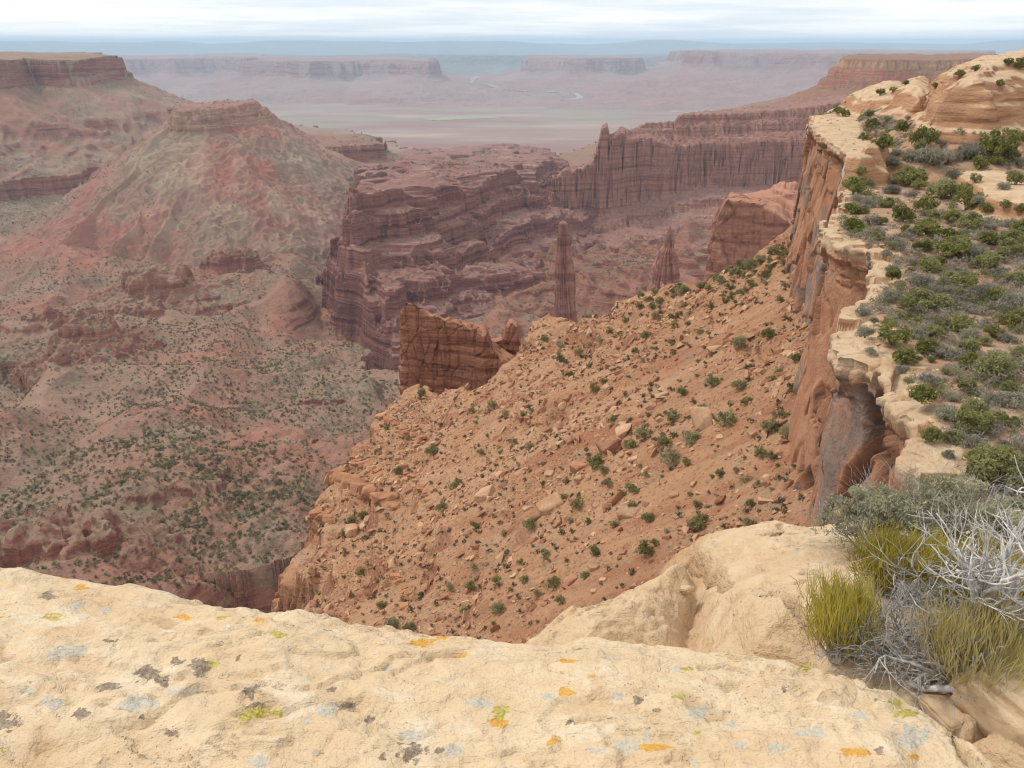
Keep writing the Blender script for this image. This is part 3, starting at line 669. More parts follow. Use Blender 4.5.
L_DARK = [(111, 687, 12, 4), (146, 672, 11, 8), (200, 667, 8, 9), (165, 682, 7, 5), (238, 658, 3, 5), (6, 722, 13, 9), (175, 661, 5, 4), (146, 717, 7, 5), (252, 690, 8, 5), (258, 708, 7, 6), (172, 734, 9, 5), (57, 749, 3, 2), (82, 713, 8, 4),
          (412, 751, 15, 9), (332, 689, 4, 3), (370, 720, 4, 6), (383, 758, 5, 5), (439, 750, 5, 3), (350, 708, 10, 4), (575, 701, 5, 3), (570, 722, 5, 3), (656, 711, 4, 3), (664, 734, 4, 4), (48, 596, 8, 4), (110, 641, 6, 2), (222, 676, 5, 3), (880, 752, 5, 3), (785, 690, 5, 3), (640, 700, 4, 3), (30, 680, 6, 3)]
L_ORANGE = [(79, 587, 8, 3), (66, 577, 4, 2), (184, 617, 6, 3), (257, 620, 7, 3), (421, 642, 13, 4), (442, 638, 7, 3), (494, 723, 13, 4.5), (553, 740, 6, 3), (462, 657, 9, 1.5), (566, 692, 7, 4), (555, 741, 7, 4), (659, 747, 13, 4), (594, 675, 9, 2), (567, 661, 9, 2), (857, 753, 19, 4), (914, 757, 10, 3), (525, 760, 5, 2)]
L_YELLOW = [(53, 617, 10, 4), (215, 664, 5, 3), (246, 717, 10, 5), (261, 712, 8, 6), (277, 714, 7, 5), (3, 749, 5, 4), (277, 634, 7, 4), (500, 711, 8, 7), (678, 697, 8, 2), (697, 733, 6, 2), (687, 669, 6, 2), (907, 714, 14, 4), (896, 703, 8, 5), (220, 618, 8, 2), (805, 668, 6, 3), (0, 617, 6, 2)]
def build_ledge():
    f = Field(-4.2, 5.4, -1.2, 5.6, .0115)
    x, y = f.X, f.Y
    wx = x + .035 * perlin(x / .5, y / .5, 3) + .022 * perlin(x / .16, y / .16, 4); wy = y + .035 * perlin(x / .5, y / .5, 8) + .022 * perlin(x / .16, y / .16, 9)
    slab = [P3(-420, 560, -1.7), P3(-160, 556, -1.72), P3(0, 567, -1.75), P3(60, 573, -1.75), P3(120, 577, -1.75), P3(165, 579, -1.75), P3(182, 582, -1.75), P3(190, 594, -1.75), P3(230, 606, -1.76), P3(300, 621, -1.77), P3(400, 639, -1.78), P3(455, 642, -1.78), P3(520, 650, -1.78), P3(600, 655, -1.79), P3(700, 660, -1.79), P3(780, 663, -1.79), P3(850, 684, -1.78), P3(905, 700, -1.76), P3(985, 735, -1.70), P3(1080, 800, -1.62), (1.6, -1.6), (-4.6, -1.6)]
    s1 = sdf(wx, wy, slab)
    z1 = -1.58 - .020 * (y - 1.0) + np.interp(s1, [-1.6, -.7, -.35, -.14, -.05, 0, .05, .12, .3, .6, 3], [0, -.012, -.045, -.085, -.12, -.165, -.24, -.50, -1.1, -2.4, -6]).astype(F32)
    z1 += .030 * fbm(x / .75, y / .75, 3, 6)
    # second ledge, lower, beyond the edge: a rounded nose, a hollow, a long pale back
    nose = [P3(520, 668, -2.35), P3(545, 646, -2.35), P3(600, 615, -2.3), P3(640, 592, -2.3), P3(676, 563, -2.28), P3(688, 566, -2.28), P3(697, 585, -2.3), P3(698, 606, -2.3), P3(688, 640, -2.35), P3(684, 700, -2.4), (.1, 2.0)]
    s2 = sdf(wx, wy, nose)
    z2 = -2.06 - .06 * (y - 2.6) + np.interp(s2, [-.45, -.25, -.12, -.05, 0, .04, .12, .4, 3], [.03, -.01, -.07, -.14, -.24, -.38, -.75, -2.2, -7]).astype(F32)
    back = [P3(684, 549, -2.36), P3(705, 545, -2.36), P3(722, 541, -2.36), P3(745, 529, -2.36), P3(768, 523, -2.36), P3(790, 529, -2.36), P3(812, 523, -2.36), P3(850, 524, -2.36), P3(950, 512, -2.4), P3(1100, 500, -2.4), (5.2, 2.6), (4.2, .2), P3(985, 745, -1.75), P3(905, 708, -1.82), P3(850, 692, -1.86), P3(800, 676, -1.92), P3(735, 668, -2.0), P3(728, 622, -2.1), P3(712, 585, -2.2), P3(696, 562, -2.3)]
    s3 = sdf(wx, wy, back)
    s3 = np.where((s3 > 0) & (x < 1.3), s3 * .42, s3); s2 = np.where((s2 > 0) & (x > .62), s2 * .5, s2)
    z2 = -2.06 - .06 * (y - 2.6) + np.interp(s2, [-.45, -.25, -.12, -.05, 0, .04, .12, .4, 3], [.03, -.01, -.07, -.14, -.24, -.38, -.75, -2.2, -7]).astype(F32)
    z3 = -1.70 - .285 * (y - 1.85) - .03 * np.maximum(y - 3, 0) + np.interp(s3, [-.6, -.3, -.15, -.06, 0, .05, .12, .4, 3], [0, -.01, -.05, -.11, -.19, -.32, -.7, -2.2, -7]).astype(F32)
    mound = np.exp(-(((x - P3(775, 640, -2.0)[0]) / .22) ** 2 + ((y - P3(775, 640, -2.0)[1]) / .16) ** 2)) * .09
    z3 += mound + .035 * fbm(x / .6, y / .6, 3, 16)
    z4 = np.full_like(z1, -2.52) - .42 * (y - 2.75) + np.minimum(.9 * np.abs(x - .98 + .12 * (y - 2.8)), .22) - 3 * sstep(1.25, 1.45, x) - 3 * sstep(2.35, 2.1, y) - 4 * sstep(.0, .5, np.maximum(y - 3.35 - .3 * x, .0)) - 4 * sstep(.6, .1, x)      # floor of the hollow
    z4 -= 4 * sstep(3.2, 3.6, y)
    ztop = np.maximum(np.maximum(z1, z2), z3)
    k = .035
    def smax(a, b): 
        h = np.clip(.5 + .5 * (a - b) / k, 0, 1); return b * (1 - h) + a * h + k * h * (1 - h)
    z = smax(smax(smax(z2, z3), z4), z1)
    main = z1 > np.maximum(z2, z3) - .01
    # thin sandstone beds weathered into low steps, pits and flakes
    q = z + .05 * fbm(x / .5, y / .5, 4, 25) + .02 * x
    lam = np.abs(((q / .021) % 1) - .5) * 2
    z = z + .008 * sstep(.3, .7, lam) * sstep(-.15, .25, fbm(x / .6, y / .6, 3, 27))
    z = z + .014 * fbm(x / .21, y / .16, 4, 28) + .003 * fbm(x / .045, y / .045, 3, 29) - .012 * np.maximum(ridged(x / .42, y / .28, 3, 34) - .62, 0) * 3
    pit = sstep(.30, .52, perlin(x / .11, y / .085, 36)) * sstep(.0, .35, fbm(x / .5, y / .5, 3, 37))
    z -= .016 * pit
    fl = worley(x / .33 + .25 * perlin(x / .1, y / .1, 2), y / .23, 38)
    z += .011 * (fl[2] - .5) * sstep(.0, .06, fl[1] - fl[0]) * sstep(-.05, .25, fbm(x / .9, y / .9, 3, 39))
    # hairline cracks and scalloped flake edges
    cr = np.abs(perlin(x / .55 + .35 * perlin(x / .2, y / .2, 66), y / .3 + .35 * perlin(x / .2, y / .2, 67), 68))
    crack = sstep(.026, .008, cr) * sstep(.22, .4, fbm(x / .8, y / .8, 2, 69)); z -= .009 * crack
    sc_ = fbm(x / .62, y / .36, 4, 72) * 3.2; st_ = sc_ - np.floor(sc_)
    scal = sstep(.0, .07, st_) * (1 - st_); z += .019 * scal * sstep(-.2, .2, fbm(x / 1.1, y / 1.1, 2, 73))
    # joints
    def joint(pts, zz, w, depth):
        nonlocal z
        pts = [P3(a, b, zz) for a, b in pts]
        d = np.full(x.shape, 9, F32); wj = .018 * perlin(x / .09, y / .09, 44)
        for (ax, ay), (bx, by) in zip(pts, pts[1:]):
            ex, ey = bx - ax, by - ay
            t = np.clip(((x - ax) * ex + (y - ay) * ey) / (ex * ex + ey * ey), 0, 1)
            d = np.minimum(d, np.hypot(x - ax - t * ex, y - ay - t * ey))
        z = z - depth * sstep(w, w * .3, d + wj)
    joint([(765, 618), (776, 632), (797, 655), (822, 672), (850, 680)], -1.98, .016, .07)
    joint([(955, 726), (964, 740), (980, 768), (1000, 800)], -1.66, .022, .10)
    joint([(778, 540), (784, 552), (770, 565)], -2.25, .014, .035)
    joint([(690, 560), (706, 585), (716, 604), (722, 620)], -2.3, .03, .12)
    joint([(900, 700), (922, 712), (955, 726), (990, 716)], -1.74, .014, .05)
    f.Z = z
    # lichens grow on the stone: each patch has its own place, size and ragged outline
    R = np.stack([x, y * CT - z * ST, y * ST + z * CT], 0)
    dep = np.maximum(R[1], .2)
    PX = 512 + FOC * R[0] / dep; PY = 384 - FOC * R[2] / dep
    front = (R[1] > .2)
    nz1 = fbm(x / .06, y / .06, 4, 51); nz2 = fbm(x / .018, y / .018, 3, 52)
    def patches(lst, rag, speck, grow=.88):
        out = np.zeros(x.shape, F32)
        for (a, b, rx, ry) in lst:
            m = (np.abs(PX - a) < rx * 2.6 + 3) & (np.abs(PY - b) < ry * 2.6 + 3) & front & (z > -2.2)
            if not m.any(): continue
            q = np.hypot((PX[m] - a) / (rx * grow), (PY[m] - b) / (ry * grow)) - rag * nz1[m] - speck * nz2[m]
            out[m] = np.maximum(out[m], sstep(1.55, .55, q))
        return out
    grey = patches(L_GREY, .75, .5); dark = patches(L_DARK, .9, .8, .9); orange = patches(L_ORANGE, .8, .6, .92); yellow = patches(L_YELLOW, .9, .7)
    # the same lichens, small and scattered, over the whole ledge
    for k_, arr, th in ((61, grey, 1.0), (63, dark, .80), (65, orange, 1.25)):
        s = fbm(x / .13, y / .10, 2, k_) * .6 + .55 * fbm(x / .03, y / .03, 3, k_ + 1) + .25 * fbm(x / .8, y / .8, 2, k_ + 2)
        np.maximum(arr, sstep(th - .12, th + .14, s), out=arr)
    soil = sstep(.0, .12, -s3) * sstep(P3(800, 600, -2)[0] + .05, P3(860, 600, -2)[0] + .2, x + .15 * fbm(x / .2, y / .2, 3, 70)) * (s1 > .03) * sstep(3.3, 2.9, y + .25 * fbm(x / .3, y / .3, 3, 71))
    hollow = sstep(-2.12, -2.4, z) * sstep(1.3, 1.1, x) * sstep(.5, .75, x)
    fc = grid_faces(*x.shape)
    keep = (z.ravel()[fc].max(1) > -7.5)
    co, fc, at = compact(np.stack([x.ravel(), y.ravel(), z.ravel()], 1), fc[keep], {'grey': grey.ravel(), 'dark': dark.ravel(), 'orange': orange.ravel(), 'yellow': yellow.ravel(), 'soil': soil.ravel().astype(F32), 'lobe': np.clip((np.maximum(z2, z3) - z1) / .06, 0, 1).ravel(), 'hollow': hollow.ravel(), 'pit': np.maximum(pit, crack).ravel()})
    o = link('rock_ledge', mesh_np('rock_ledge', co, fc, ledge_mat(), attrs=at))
    props(o, 'cream sandstone ledge with lichen patches at the bottom of the photo', 'rock ledge', kind='structure')
    f.soil = soil
    return f
def ledge_mat():
    n = NT('cream_sandstone', .9)
    lo = n.noise(1.3, 5, .6); mid = n.noise(6, 5, .65); hi = n.noise(34, 5, .7); band = n.noise(1, 5, .6, vec=n.P((1.6, 7, 14)), dist=.8)
    c = n.ramp(lo, [(.28, (.54, .375, .225, 1)), (.42, (.62, .455, .28, 1)), (.56, (.67, .515, .335, 1)), (.72, (.56, .385, .22, 1))])
    c = n.mix(n.math('MULTIPLY', n.ss(band, .5, .68), .45), c, (.60, .40, .23, 1))
    c = n.mix(n.math('MULTIPLY', n.ss(mid, .52, .66), .6), c, (.71, .60, .44, 1))
    c = n.mix(n.math('MULTIPLY', n.ss(n.noise(3.2, 5, .7), .57, .68), .6), c, (.56, .37, .20, 1))
    c = n.mix(n.math('MULTIPLY', n.ss(hi, .56, .68), .35), c, (.50, .35, .21, 1))
    c = n.mix(n.math('MULTIPLY', n.math('MULTIPLY', n.ss(n.voro(75), .24, .14), n.ss(n.noise(2.6, 5, .7), .54, .62)), .75), c, (.20, .14, .10, 1))
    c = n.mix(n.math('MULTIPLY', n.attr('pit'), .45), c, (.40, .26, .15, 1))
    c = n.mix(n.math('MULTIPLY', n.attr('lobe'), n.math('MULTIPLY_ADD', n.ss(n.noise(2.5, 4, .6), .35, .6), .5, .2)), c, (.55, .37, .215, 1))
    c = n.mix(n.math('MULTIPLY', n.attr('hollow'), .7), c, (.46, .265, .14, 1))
    so = n.mix(n.ss(n.noise(22, 5, .75), .4, .62), (.46, .285, .165, 1), (.40, .31, .20, 1))
    so = n.mix(n.ss(n.noise(60, 3, .7), .55, .7), so, (.30, .215, .15, 1))
    c = n.mix(n.attr('soil'), c, so)
    fl = n.noise(90, 4, .75)
    def LM(a, sc, amp):      # crusty, sharp-edged patch
        return n.ss(n.math('ADD', n.attr(a), n.math('MULTIPLY_ADD', n.noise(sc, 5, .75), amp, -.5 * amp)), .38, .62)
    gc = n.mix(n.ss(fl, .4, .62), (.36, .365, .33, 1), (.53, .52, .45, 1))
    c = n.mix(n.math('MULTIPLY', LM('grey', 34, 2.3), .62), c, gc)
    dc = n.mix(n.ss(fl, .42, .62), (.12, .085, .065, 1), (.30, .235, .18, 1))
    c = n.mix(n.math('MULTIPLY', LM('dark', 46, 2.8), .8), c, dc)
    oc = n.mix(n.ss(fl, .4, .62), (.55, .25, .02, 1), (.64, .36, .06, 1))
    c = n.mix(n.math('MULTIPLY', LM('orange', 42, 2.6), .85), c, oc)
    yc = n.mix(n.ss(fl, .4, .62), (.30, .24, .03, 1), (.55, .46, .10, 1))
    c = n.mix(n.math('MULTIPLY', LM('yellow', 42, 2.6), .82), c, yc)
    b1 = n.bump(n.math('ADD', mid, n.math('MULTIPLY', band, .8)), .05, .9)
    b2 = n.bump(hi, .008, .7, b1)
    return n.done(c, n.bump(n.noise(160, 3, .7), .0018, .6, b2))
# ================================================================== plants
def leaf_quads(cen, size, rs, stretch=1.6, up=0.0):
    """one little four-cornered leaf spray per centre, turned at random"""
    n = len(cen)
    a = rs.normal(size=(n, 3)); a[:, 2] += up; a /= np.linalg.norm(a, axis=1)[:, None]
    b = np.cross(a, rs.normal(size=(n, 3))); b /= np.linalg.norm(b, axis=1)[:, None] + 1e-9
    s = (size * rs.uniform(.6, 1.35, n))[:, None]
    a = a * s * stretch; b = b * s * .62
    co = np.stack([cen - a, cen - b * .9 + a * .1, cen + a, cen + b * .9 + a * .1], 1).reshape(-1, 3)
    return co, np.arange(n * 4).reshape(-1, 4)
def crown_points(rs, nclump, per, h=.72, flat=1.0, clump=.17):
    """leaf centres of a bush one unit wide standing on z = 0"""
    out = []
    for k in range(nclump):
        th = rs.uniform(0, 2 * math.pi); el = math.asin(rs.uniform(-.1, 1)); r = rs.uniform(.62, 1.0) if k > nclump * .25 else rs.uniform(.1, .6)
        c = np.array([.42 * r * math.cos(th) * math.cos(el), .42 * r * math.sin(th) * math.cos(el), h * (.30 + .58 * r * math.sin(el)) * flat])
        cr = clump * rs.uniform(.6, 1.25)
        d = rs.normal(size=(per, 3)); d /= np.linalg.norm(d, axis=1)[:, None]
        d *= (cr * rs.uniform(.35, 1.0, per) ** .6)[:, None]; d[:, 2] *= .8
        p = c + d; p[:, 2] = np.maximum(p[:, 2], .015)
        out.append(p)
    return np.concatenate(out)
def tubes(paths, sides=4):
    """paths: list of (points (k,3), radii (k,)); returns one set of vertices and quads"""
    CO, FA, off = [], [], 0
    for P, r in paths:
        P = np.asarray(P, float); r = np.asarray(r, float); k = len(P)
        T = np.gradient(P, axis=0); T /= np.linalg.norm(T, axis=1)[:, None] + 1e-9
        ref = np.array([0, 0, 1.0]) if abs(T[0, 2]) < .8 else np.array([1.0, 0, 0])
        U = np.cross(T, ref); U /= np.linalg.norm(U, axis=1)[:, None] + 1e-9
        V = np.cross(T, U)
        an = np.arange(sides) * 2 * math.pi / sides
        ring = P[:, None, :] + r[:, None, None] * (np.cos(an)[None, :, None] * U[:, None, :] + np.sin(an)[None, :, None] * V[:, None, :])
        CO.append(ring.reshape(-1, 3)); FA.append(grid_faces(k, sides, wrap=True) + off); off += k * sides
    return np.concatenate(CO), np.concatenate(FA)
def leaf_mat(name, dark, light, grey=None, scale=6.0, trans=.35):
    n = NT(name, .75)
    oi = n.n('ShaderNodeObjectInfo')
    q = n.n('ShaderNodeTexCoord')
    v = n.noise(scale, 3, .6, vec=q.outputs['Object'])
    c = n.mix(n.ss(v, .35, .65), (*dark, 1), (*light, 1))
    if grey: c = n.mix(n.math('MULTIPLY', n.ss(oi.outputs['Random'], .35, 1.0), .7), c, (*grey, 1))
    hs = n.n('ShaderNodeHueSaturation'); n.put(hs.inputs['Color'], c)
    n.put(hs.inputs['Value'], n.math('MULTIPLY_ADD', oi.outputs['Random'], .5, .75))
    n.b.inputs['Specular IOR Level'].default_value = .2
    n.done(hs.outputs[0])
    tr = n.n('ShaderNodeBsdfTranslucent'); n.put(tr.inputs[0], hs.outputs[0])
    mx = n.n('ShaderNodeMixShader'); mx.inputs[0].default_value = trans
    n.t.links.new(n.b.outputs[0], mx.inputs[1]); n.t.links.new(tr.outputs[0], mx.inputs[2]); n.t.links.new(mx.outputs[0], n.out.inputs[0])
    return n.m
def bark_mat(name, a, b, scale=30):
    n = NT(name, .85)
    v = n.noise(1, 4, .7, vec=n.P((scale, scale, scale * .4)))
    return n.done(n.mix(n.ss(v, .35, .65), (*a, 1), (*b, 1)), n.bump(v, .01, .5))

PLANT_PX = """g249 873 123 16;g 882 141 24;g 863 137 10;g 904 126 18;g 923 136 26;g 920 145 14;s 933 151 36;s 912 153 18;s 898 150 14;s 894 159 14;g 909 173 30;g 918 184 14;g 861 171 12;g 853 184 26;g 869 183 10;
s 890 179 12;s 892 187 18;s 910 192 14;g 851 206 18;s 867 202 14;g 887 202 14;g 864 210 10;s 870 218 18;g 852 223 20;g 881 220 13;g 901 214 24;g 925 204 22;g 927 226 28;g 933 212 14;g 941 188 30;g 961 188 20;
g 966 200 28;s 953 173 16;g 978 163 18;g 996 159 15;s 968 147 32;g 998 145 36;g 1017 136 18;g 1010 152 18;s 949 156 18;g 951 216 22;g 968 221 24;g 986 206 14;s 980 198 16;g 988 237 20;g 949 231 16;s 964 231 14;g 922 243 20;
g 953 245 34;s 972 251 24;g 986 260 24;g 929 262 24;s 887 251 12;s 892 266 16;g 875 235 12;g 902 234 8;s 910 259 14;g 1009 237 26;g 1021 227 22;s 1011 220 18;g 1005 204 10;g 1020 208 12;g 1015 178 18;s 1003 184 14;s 1011 171 10;
g 892 273 16;g 911 270 10;s 891 293 18;g 918 297 30;g 940 298 26;g 908 302 18;g 965 279 22;g 949 276 14;s 920 279 20;s 937 287 20;s 980 289 30;g 994 294 24;s 961 298 16;g 888 320 14;g 898 313 14;g 892 334 30;s 865 328 22;s 863 309 18;
s 874 319 10;g 915 321 12;g 934 331 18;g 959 321 28;s 917 331 18;g 906 353 28;g 926 345 24;s 943 347 26;g 968 344 22;s 969 333 22;g 992 330 18;g 1016 317 24;g 1000 317 16;g 972 359 24;g 994 365 34;g 1021 351 20;s 1000 355 20;s 1010 298 30;
s 902 367 16;s 933 375 26;s 871 348 12;g 931 359 8;g 945 370 10;g 922 392 26;g 908 380 10;g 967 384 18;s 951 394 18;s 945 409 28;g 972 420 34;g 974 407 24;s 992 397 22;s 1017 397 28;g 1009 386 16;g 931 434 20;g 949 436 14;s 949 452 14;
s 972 438 22;g 1000 416 14;s 959 378 8;g 920 172 10;s 938 240 14;g 985 340 14;s 1005 335 18;g 1018 275 22;s 1000 270 18;g 1003 250 18;s 990 225 14;g 1018 250 18;g 975 178 12;s 1020 160 14;g 905 228 10;s 912 230 14;s 900 245 12;g 940 260 12;
g 1012 420 16;s 1003 440 14;g 868 112 12;g 880 92 9;g 893 89 8;g 960 72 12;g 975 68 9;g 1008 62 9;g 1020 64 14;g 1000 83 9;g 905 82 8;g 935 85 8;g 843 112 12;g 838 109 10""".replace('g249', 'g').replace('\n', '').split(';')
TALUS_PX = """432 449 14;398 471 10;456 481 16;442 507 11;352 521 10;343 533 8;476 524 10;529 524 13;505 532 9;492 405 13;472 410 8;506 415 9;523 414 6;498 607 16;471 585 11;524 578 10;554 581 16;382 603 11;449 585 9;422 593 8;392 624 14;409 625 12;
537 593 10;530 446 8;514 441 9;480 451 8;487 488 7;497 580 10;466 607 11;507 551 7;473 566 8;546 553 11;361 570 10;363 515 9;422 394 10;409 436 8;441 424 7;387 427 6;726 417 20;693 401 7;747 399 13;739 384 14;711 381 15;681 392 11;673 415 16;
660 416 8;703 408 12;690 435 20;643 433 18;663 442 14;630 443 14;669 457 20;687 460 12;595 462 16;603 470 10;631 486 12;645 474 9;577 504 14;564 495 9;566 481 8;769 425 17;787 433 18;781 415 11;815 444 18;760 453 13;771 455 10;793 386 14;814 399 16;
819 402 10;773 377 9;778 369 9;795 358 11;768 334 16;738 343 14;720 473 9;744 476 10;757 484 10;794 466 7;802 469 8;736 470 7;750 504 10;747 522 10;696 522 18;703 517 11;690 493 7;697 504 9;648 516 13;633 505 10;615 523 9;594 549 12;645 549 17;655 542 9;
594 388 10;604 379 9;612 417 12;620 425 8;559 358 12;579 351 10;646 333 13;545 552 10;588 521 8;570 520 7;608 483 9;622 492 10;635 490 9;667 530 7;585 575 9;560 600 10;520 560 8;610 330 9;625 320 8;640 305 9;600 340 8;660 300 10;680 290 11;
700 285 10;720 280 11;735 272 12;750 266 12;762 258 12;774 250 12;782 262 10;768 275 10;752 285 9;740 292 9;725 300 8;710 306 9;690 312 8;675 325 8;655 315 9;560 345 9;545 338 9;590 365 8;570 375 9;700 330 8;780 300 8;785 285 8;635 350 8;590 345 9""".replace('\n', '').split(';')

def build_bench_plants():
    f = Field(8, 118, 14, 216, .25); f.Z = plateau_z(f.X, f.Y)[0]
    jm = leaf_mat('juniper_leaves', (.15, .155, .045), (.36, .35, .11), (.29, .275, .145), 5)
    gm = leaf_mat('grey_twigs', (.25, .225, .17), (.42, .39, .31), (.30, .28, .19), 5)
    sm = bark_mat('juniper_wood', (.16, .12, .09), (.27, .23, .19))
    J, G, JS, GS = [], [], [], []
    for k in range(7):
        rs = np.random.RandomState(100 + k)
        big = k == 6
        p = crown_points(rs, 60 if big else 26 + 3 * k, 120 if big else 75, h=rs.uniform(.55, .85), clump=.115 if big else .16)
        co, fc = leaf_quads(p, .020 if big else .032, rs)
        J.append(mesh_np('foliage', co, fc, jm, smooth=False))
        JS.append(stem_mesh(rs, sm, .35))
        p = crown_points(rs, 24, 60, h=rs.uniform(.38, .55), clump=.17)
        co, fc = leaf_quads(p, .022, rs, stretch=3.2, up=.8)
        G.append(mesh_np('foliage', co, fc, gm, smooth=False)); GS.append(stem_mesh(rs, sm, .25))
    rs = np.random.RandomState(8)
    for i, ln in enumerate(PLANT_PX):
        k, a, b, w = ln.split(); a, b, w = float(a), float(b), float(w)
        plant(f, a, b, w, J if k == 'g' else G, JS if k == 'g' else GS, rs, k, 6 if False else None)
    for (a, b, w, lab) in ((996, 456, 72, 'largest and densest juniper bush, at the near end of the bench above the dead shrub'), (957, 482, 46, 'wide low green bush just behind the grey-green shrub on the ledge')):
        plant(f, a, b, w, J, JS, rs, 'g', 6, lab)
    return f
def stem_mesh(rs, mat, h):
    paths = []
    for q in range(6):
        th = rs.uniform(0, 6.28); r = rs.uniform(.15, .32)
        P = np.array([[0, 0, -.06], [.3 * r * math.cos(th), .3 * r * math.sin(th), h * .35], [r * math.cos(th), r * math.sin(th), h * rs.uniform(.8, 1.3)]])
        paths.append((P, [.03, .02, .008]))
    co, fc = tubes(paths, 5)
    return mesh_np('stem', co, fc, mat)
def plant(f, a, b, w, M, S, rs, k, variant=None, label=None):
    p = f.hit(a, b + w * .36, 12, 260)
    d = p[1] * CT - p[2] * ST
    W = w * d / FOC * 1.12
    v = int(rs.randint(0, 6)) if variant is None else variant
    name = 'juniper_bush' if k == 'g' else 'grey_shrub'
    e = empty(name, (p[0], p[1], p[2] - .02 * W), (0, 0, rs.uniform(0, 6.28)))
    e.scale = (W, W * rs.uniform(.85, 1.1), W * rs.uniform(.85, 1.15))
    if label: props(e, label, 'bush', 'junipers along the rim')
    elif k == 'g': props(e, 'green juniper bush among grey scrub on the sandy bench along the rim', 'bush', 'junipers along the rim')
    else: props(e, 'low grey twiggy shrub among the junipers on the bench along the rim', 'shrub', 'grey shrubs along the rim')
    link('foliage', M[v], e); link('stem', S[v], e)
def build_slope_plants(f):
    m = leaf_mat('slope_shrub_leaves', (.17, .17, .06), (.36, .34, .13), (.32, .285, .18), 5)
    M = []
    for k in range(6):
        rs = np.random.RandomState(200 + k)
        co, fc = leaf_quads(crown_points(rs, 16 + 2 * k, 42, h=rs.uniform(.6, .9), clump=.18), .038, rs)
        M.append(mesh_np('shrub', co, fc, m, smooth=False))
    rs = np.random.RandomState(9)
    pts = [tuple(map(float, s.split())) for s in TALUS_PX]
    def put(p, W):
        W = W * .95
        o = link('shrub', M[rs.randint(0, 6)], loc=(p[0], p[1], p[2] - .05 * W))
        o.rotation_euler = (0, 0, rs.uniform(0, 6.28)); o.scale = (W, W * rs.uniform(.8, 1.1), W * rs.uniform(.8, 1.2))
        props(o, 'small dark green shrub dotted on the orange boulder slope', 'shrub', 'shrubs on the orange slope')
    for a, b, w in pts:
        p = f.hit(a, b + w * .35, 20, 330); put(p, w * 1.22 * (p[1] * CT - p[2] * ST) / FOC)
    n = 0
    k = 0
    while k < 75:       # a thicker growth along the upper crest
        a = rs.uniform(640, 792); b = np.interp(a, [640, 700, 792], [298, 282, 243]) + rs.exponential(14)
        p = f.hit(a, b, 20, 330)
        if p[2] < -60: continue
        k += 1; put(p, rs.uniform(6, 11) * (p[1] * CT - p[2] * ST) / FOC)
    while n < 80:      # the smaller ones between them
        a, b = rs.uniform(295, 830), rs.uniform(245, 640)
        p = f.hit(a, b, 20, 330)
        if p[2] < -110 or float(sdf(np.array([p[0]]), np.array([p[1]]), TAL_POLY)[0]) > -2: continue
        if perlin(np.array([p[0] / 18]), np.array([p[1] / 18]), 77)[0] < rs.uniform(-.5, .3): continue
        n += 1; put(p, rs.uniform(3.5, 7) * (p[1] * CT - p[2] * ST) / FOC)
    # dry tufts far too many to count
    rs = np.random.RandomState(10)
    proto = []
    for k in range(5):
        proto.append(leaf_quads(crown_points(rs, 5, 7, h=.6, clump=.28), .11, rs, stretch=2.0, up=.6))
    N = 9000
    x = rs.uniform(-60, 45, N); y = rs.uniform(22, 240, N)
    s = sdf(x.astype(F32), y.astype(F32), TAL_POLY)
    dens = fbm(x / 14, y / 14, 3, 78)
    ok = (s < -1) & (dens > rs.uniform(-.55, .5, N)); x, y = x[ok], y[ok]; z = f.at(x, y)
    sc = rs.uniform(.25, .75, len(x)) * (1 + .002 * y)
    co, fc = scatter(proto, x, y, z, sc, rs)
    o = link('dry_tufts', mesh_np('dry_tufts', co, fc, leaf_mat('dry_tuft', (.13, .115, .065), (.225, .20, .12), None, .7), smooth=False))
    props(o, 'countless small dry tufts sprinkled over the orange slope', 'tufts', kind='stuff')
def scatter(proto, x, y, z, sc, rs, normals=None, flat=None):
    CO, FA, off = [], [], 0
    n = len(x); which = rs.randint(0, len(proto), n); th = rs.uniform(0, 6.28, n)
    for k, (pc, pf) in enumerate(proto):
        i = np.where(which == k)[0]
        if not len(i): continue
        c, s = np.cos(th[i]), np.sin(th[i])
        q = np.empty((len(i), len(pc), 3))
        q[:, :, 0] = (pc[None, :, 0] * c[:, None] - pc[None, :, 1] * s[:, None]) * sc[i][:, None]
        q[:, :, 1] = (pc[None, :, 0] * s[:, None] + pc[None, :, 1] * c[:, None]) * sc[i][:, None]
        q[:, :, 2] = pc[None, :, 2] * sc[i][:, None] * (1 if flat is None else flat[i][:, None])
        if normals is not None:      # lean onto the slope
            nx, ny = normals[0][i], normals[1][i]
            q[:, :, 2] += q[:, :, 0] * nx[:, None] + q[:, :, 1] * ny[:, None]
        q[:, :, 0] += x[i][:, None]; q[:, :, 1] += y[i][:, None]; q[:, :, 2] += z[i][:, None]
        CO.append(q.reshape(-1, 3))
        FA.append((pf[None] + (np.arange(len(i)) * len(pc))[:, None, None] + off).reshape(-1, pf.shape[1])); off += len(i) * len(pc)
    return np.concatenate(CO), np.concatenate(FA)
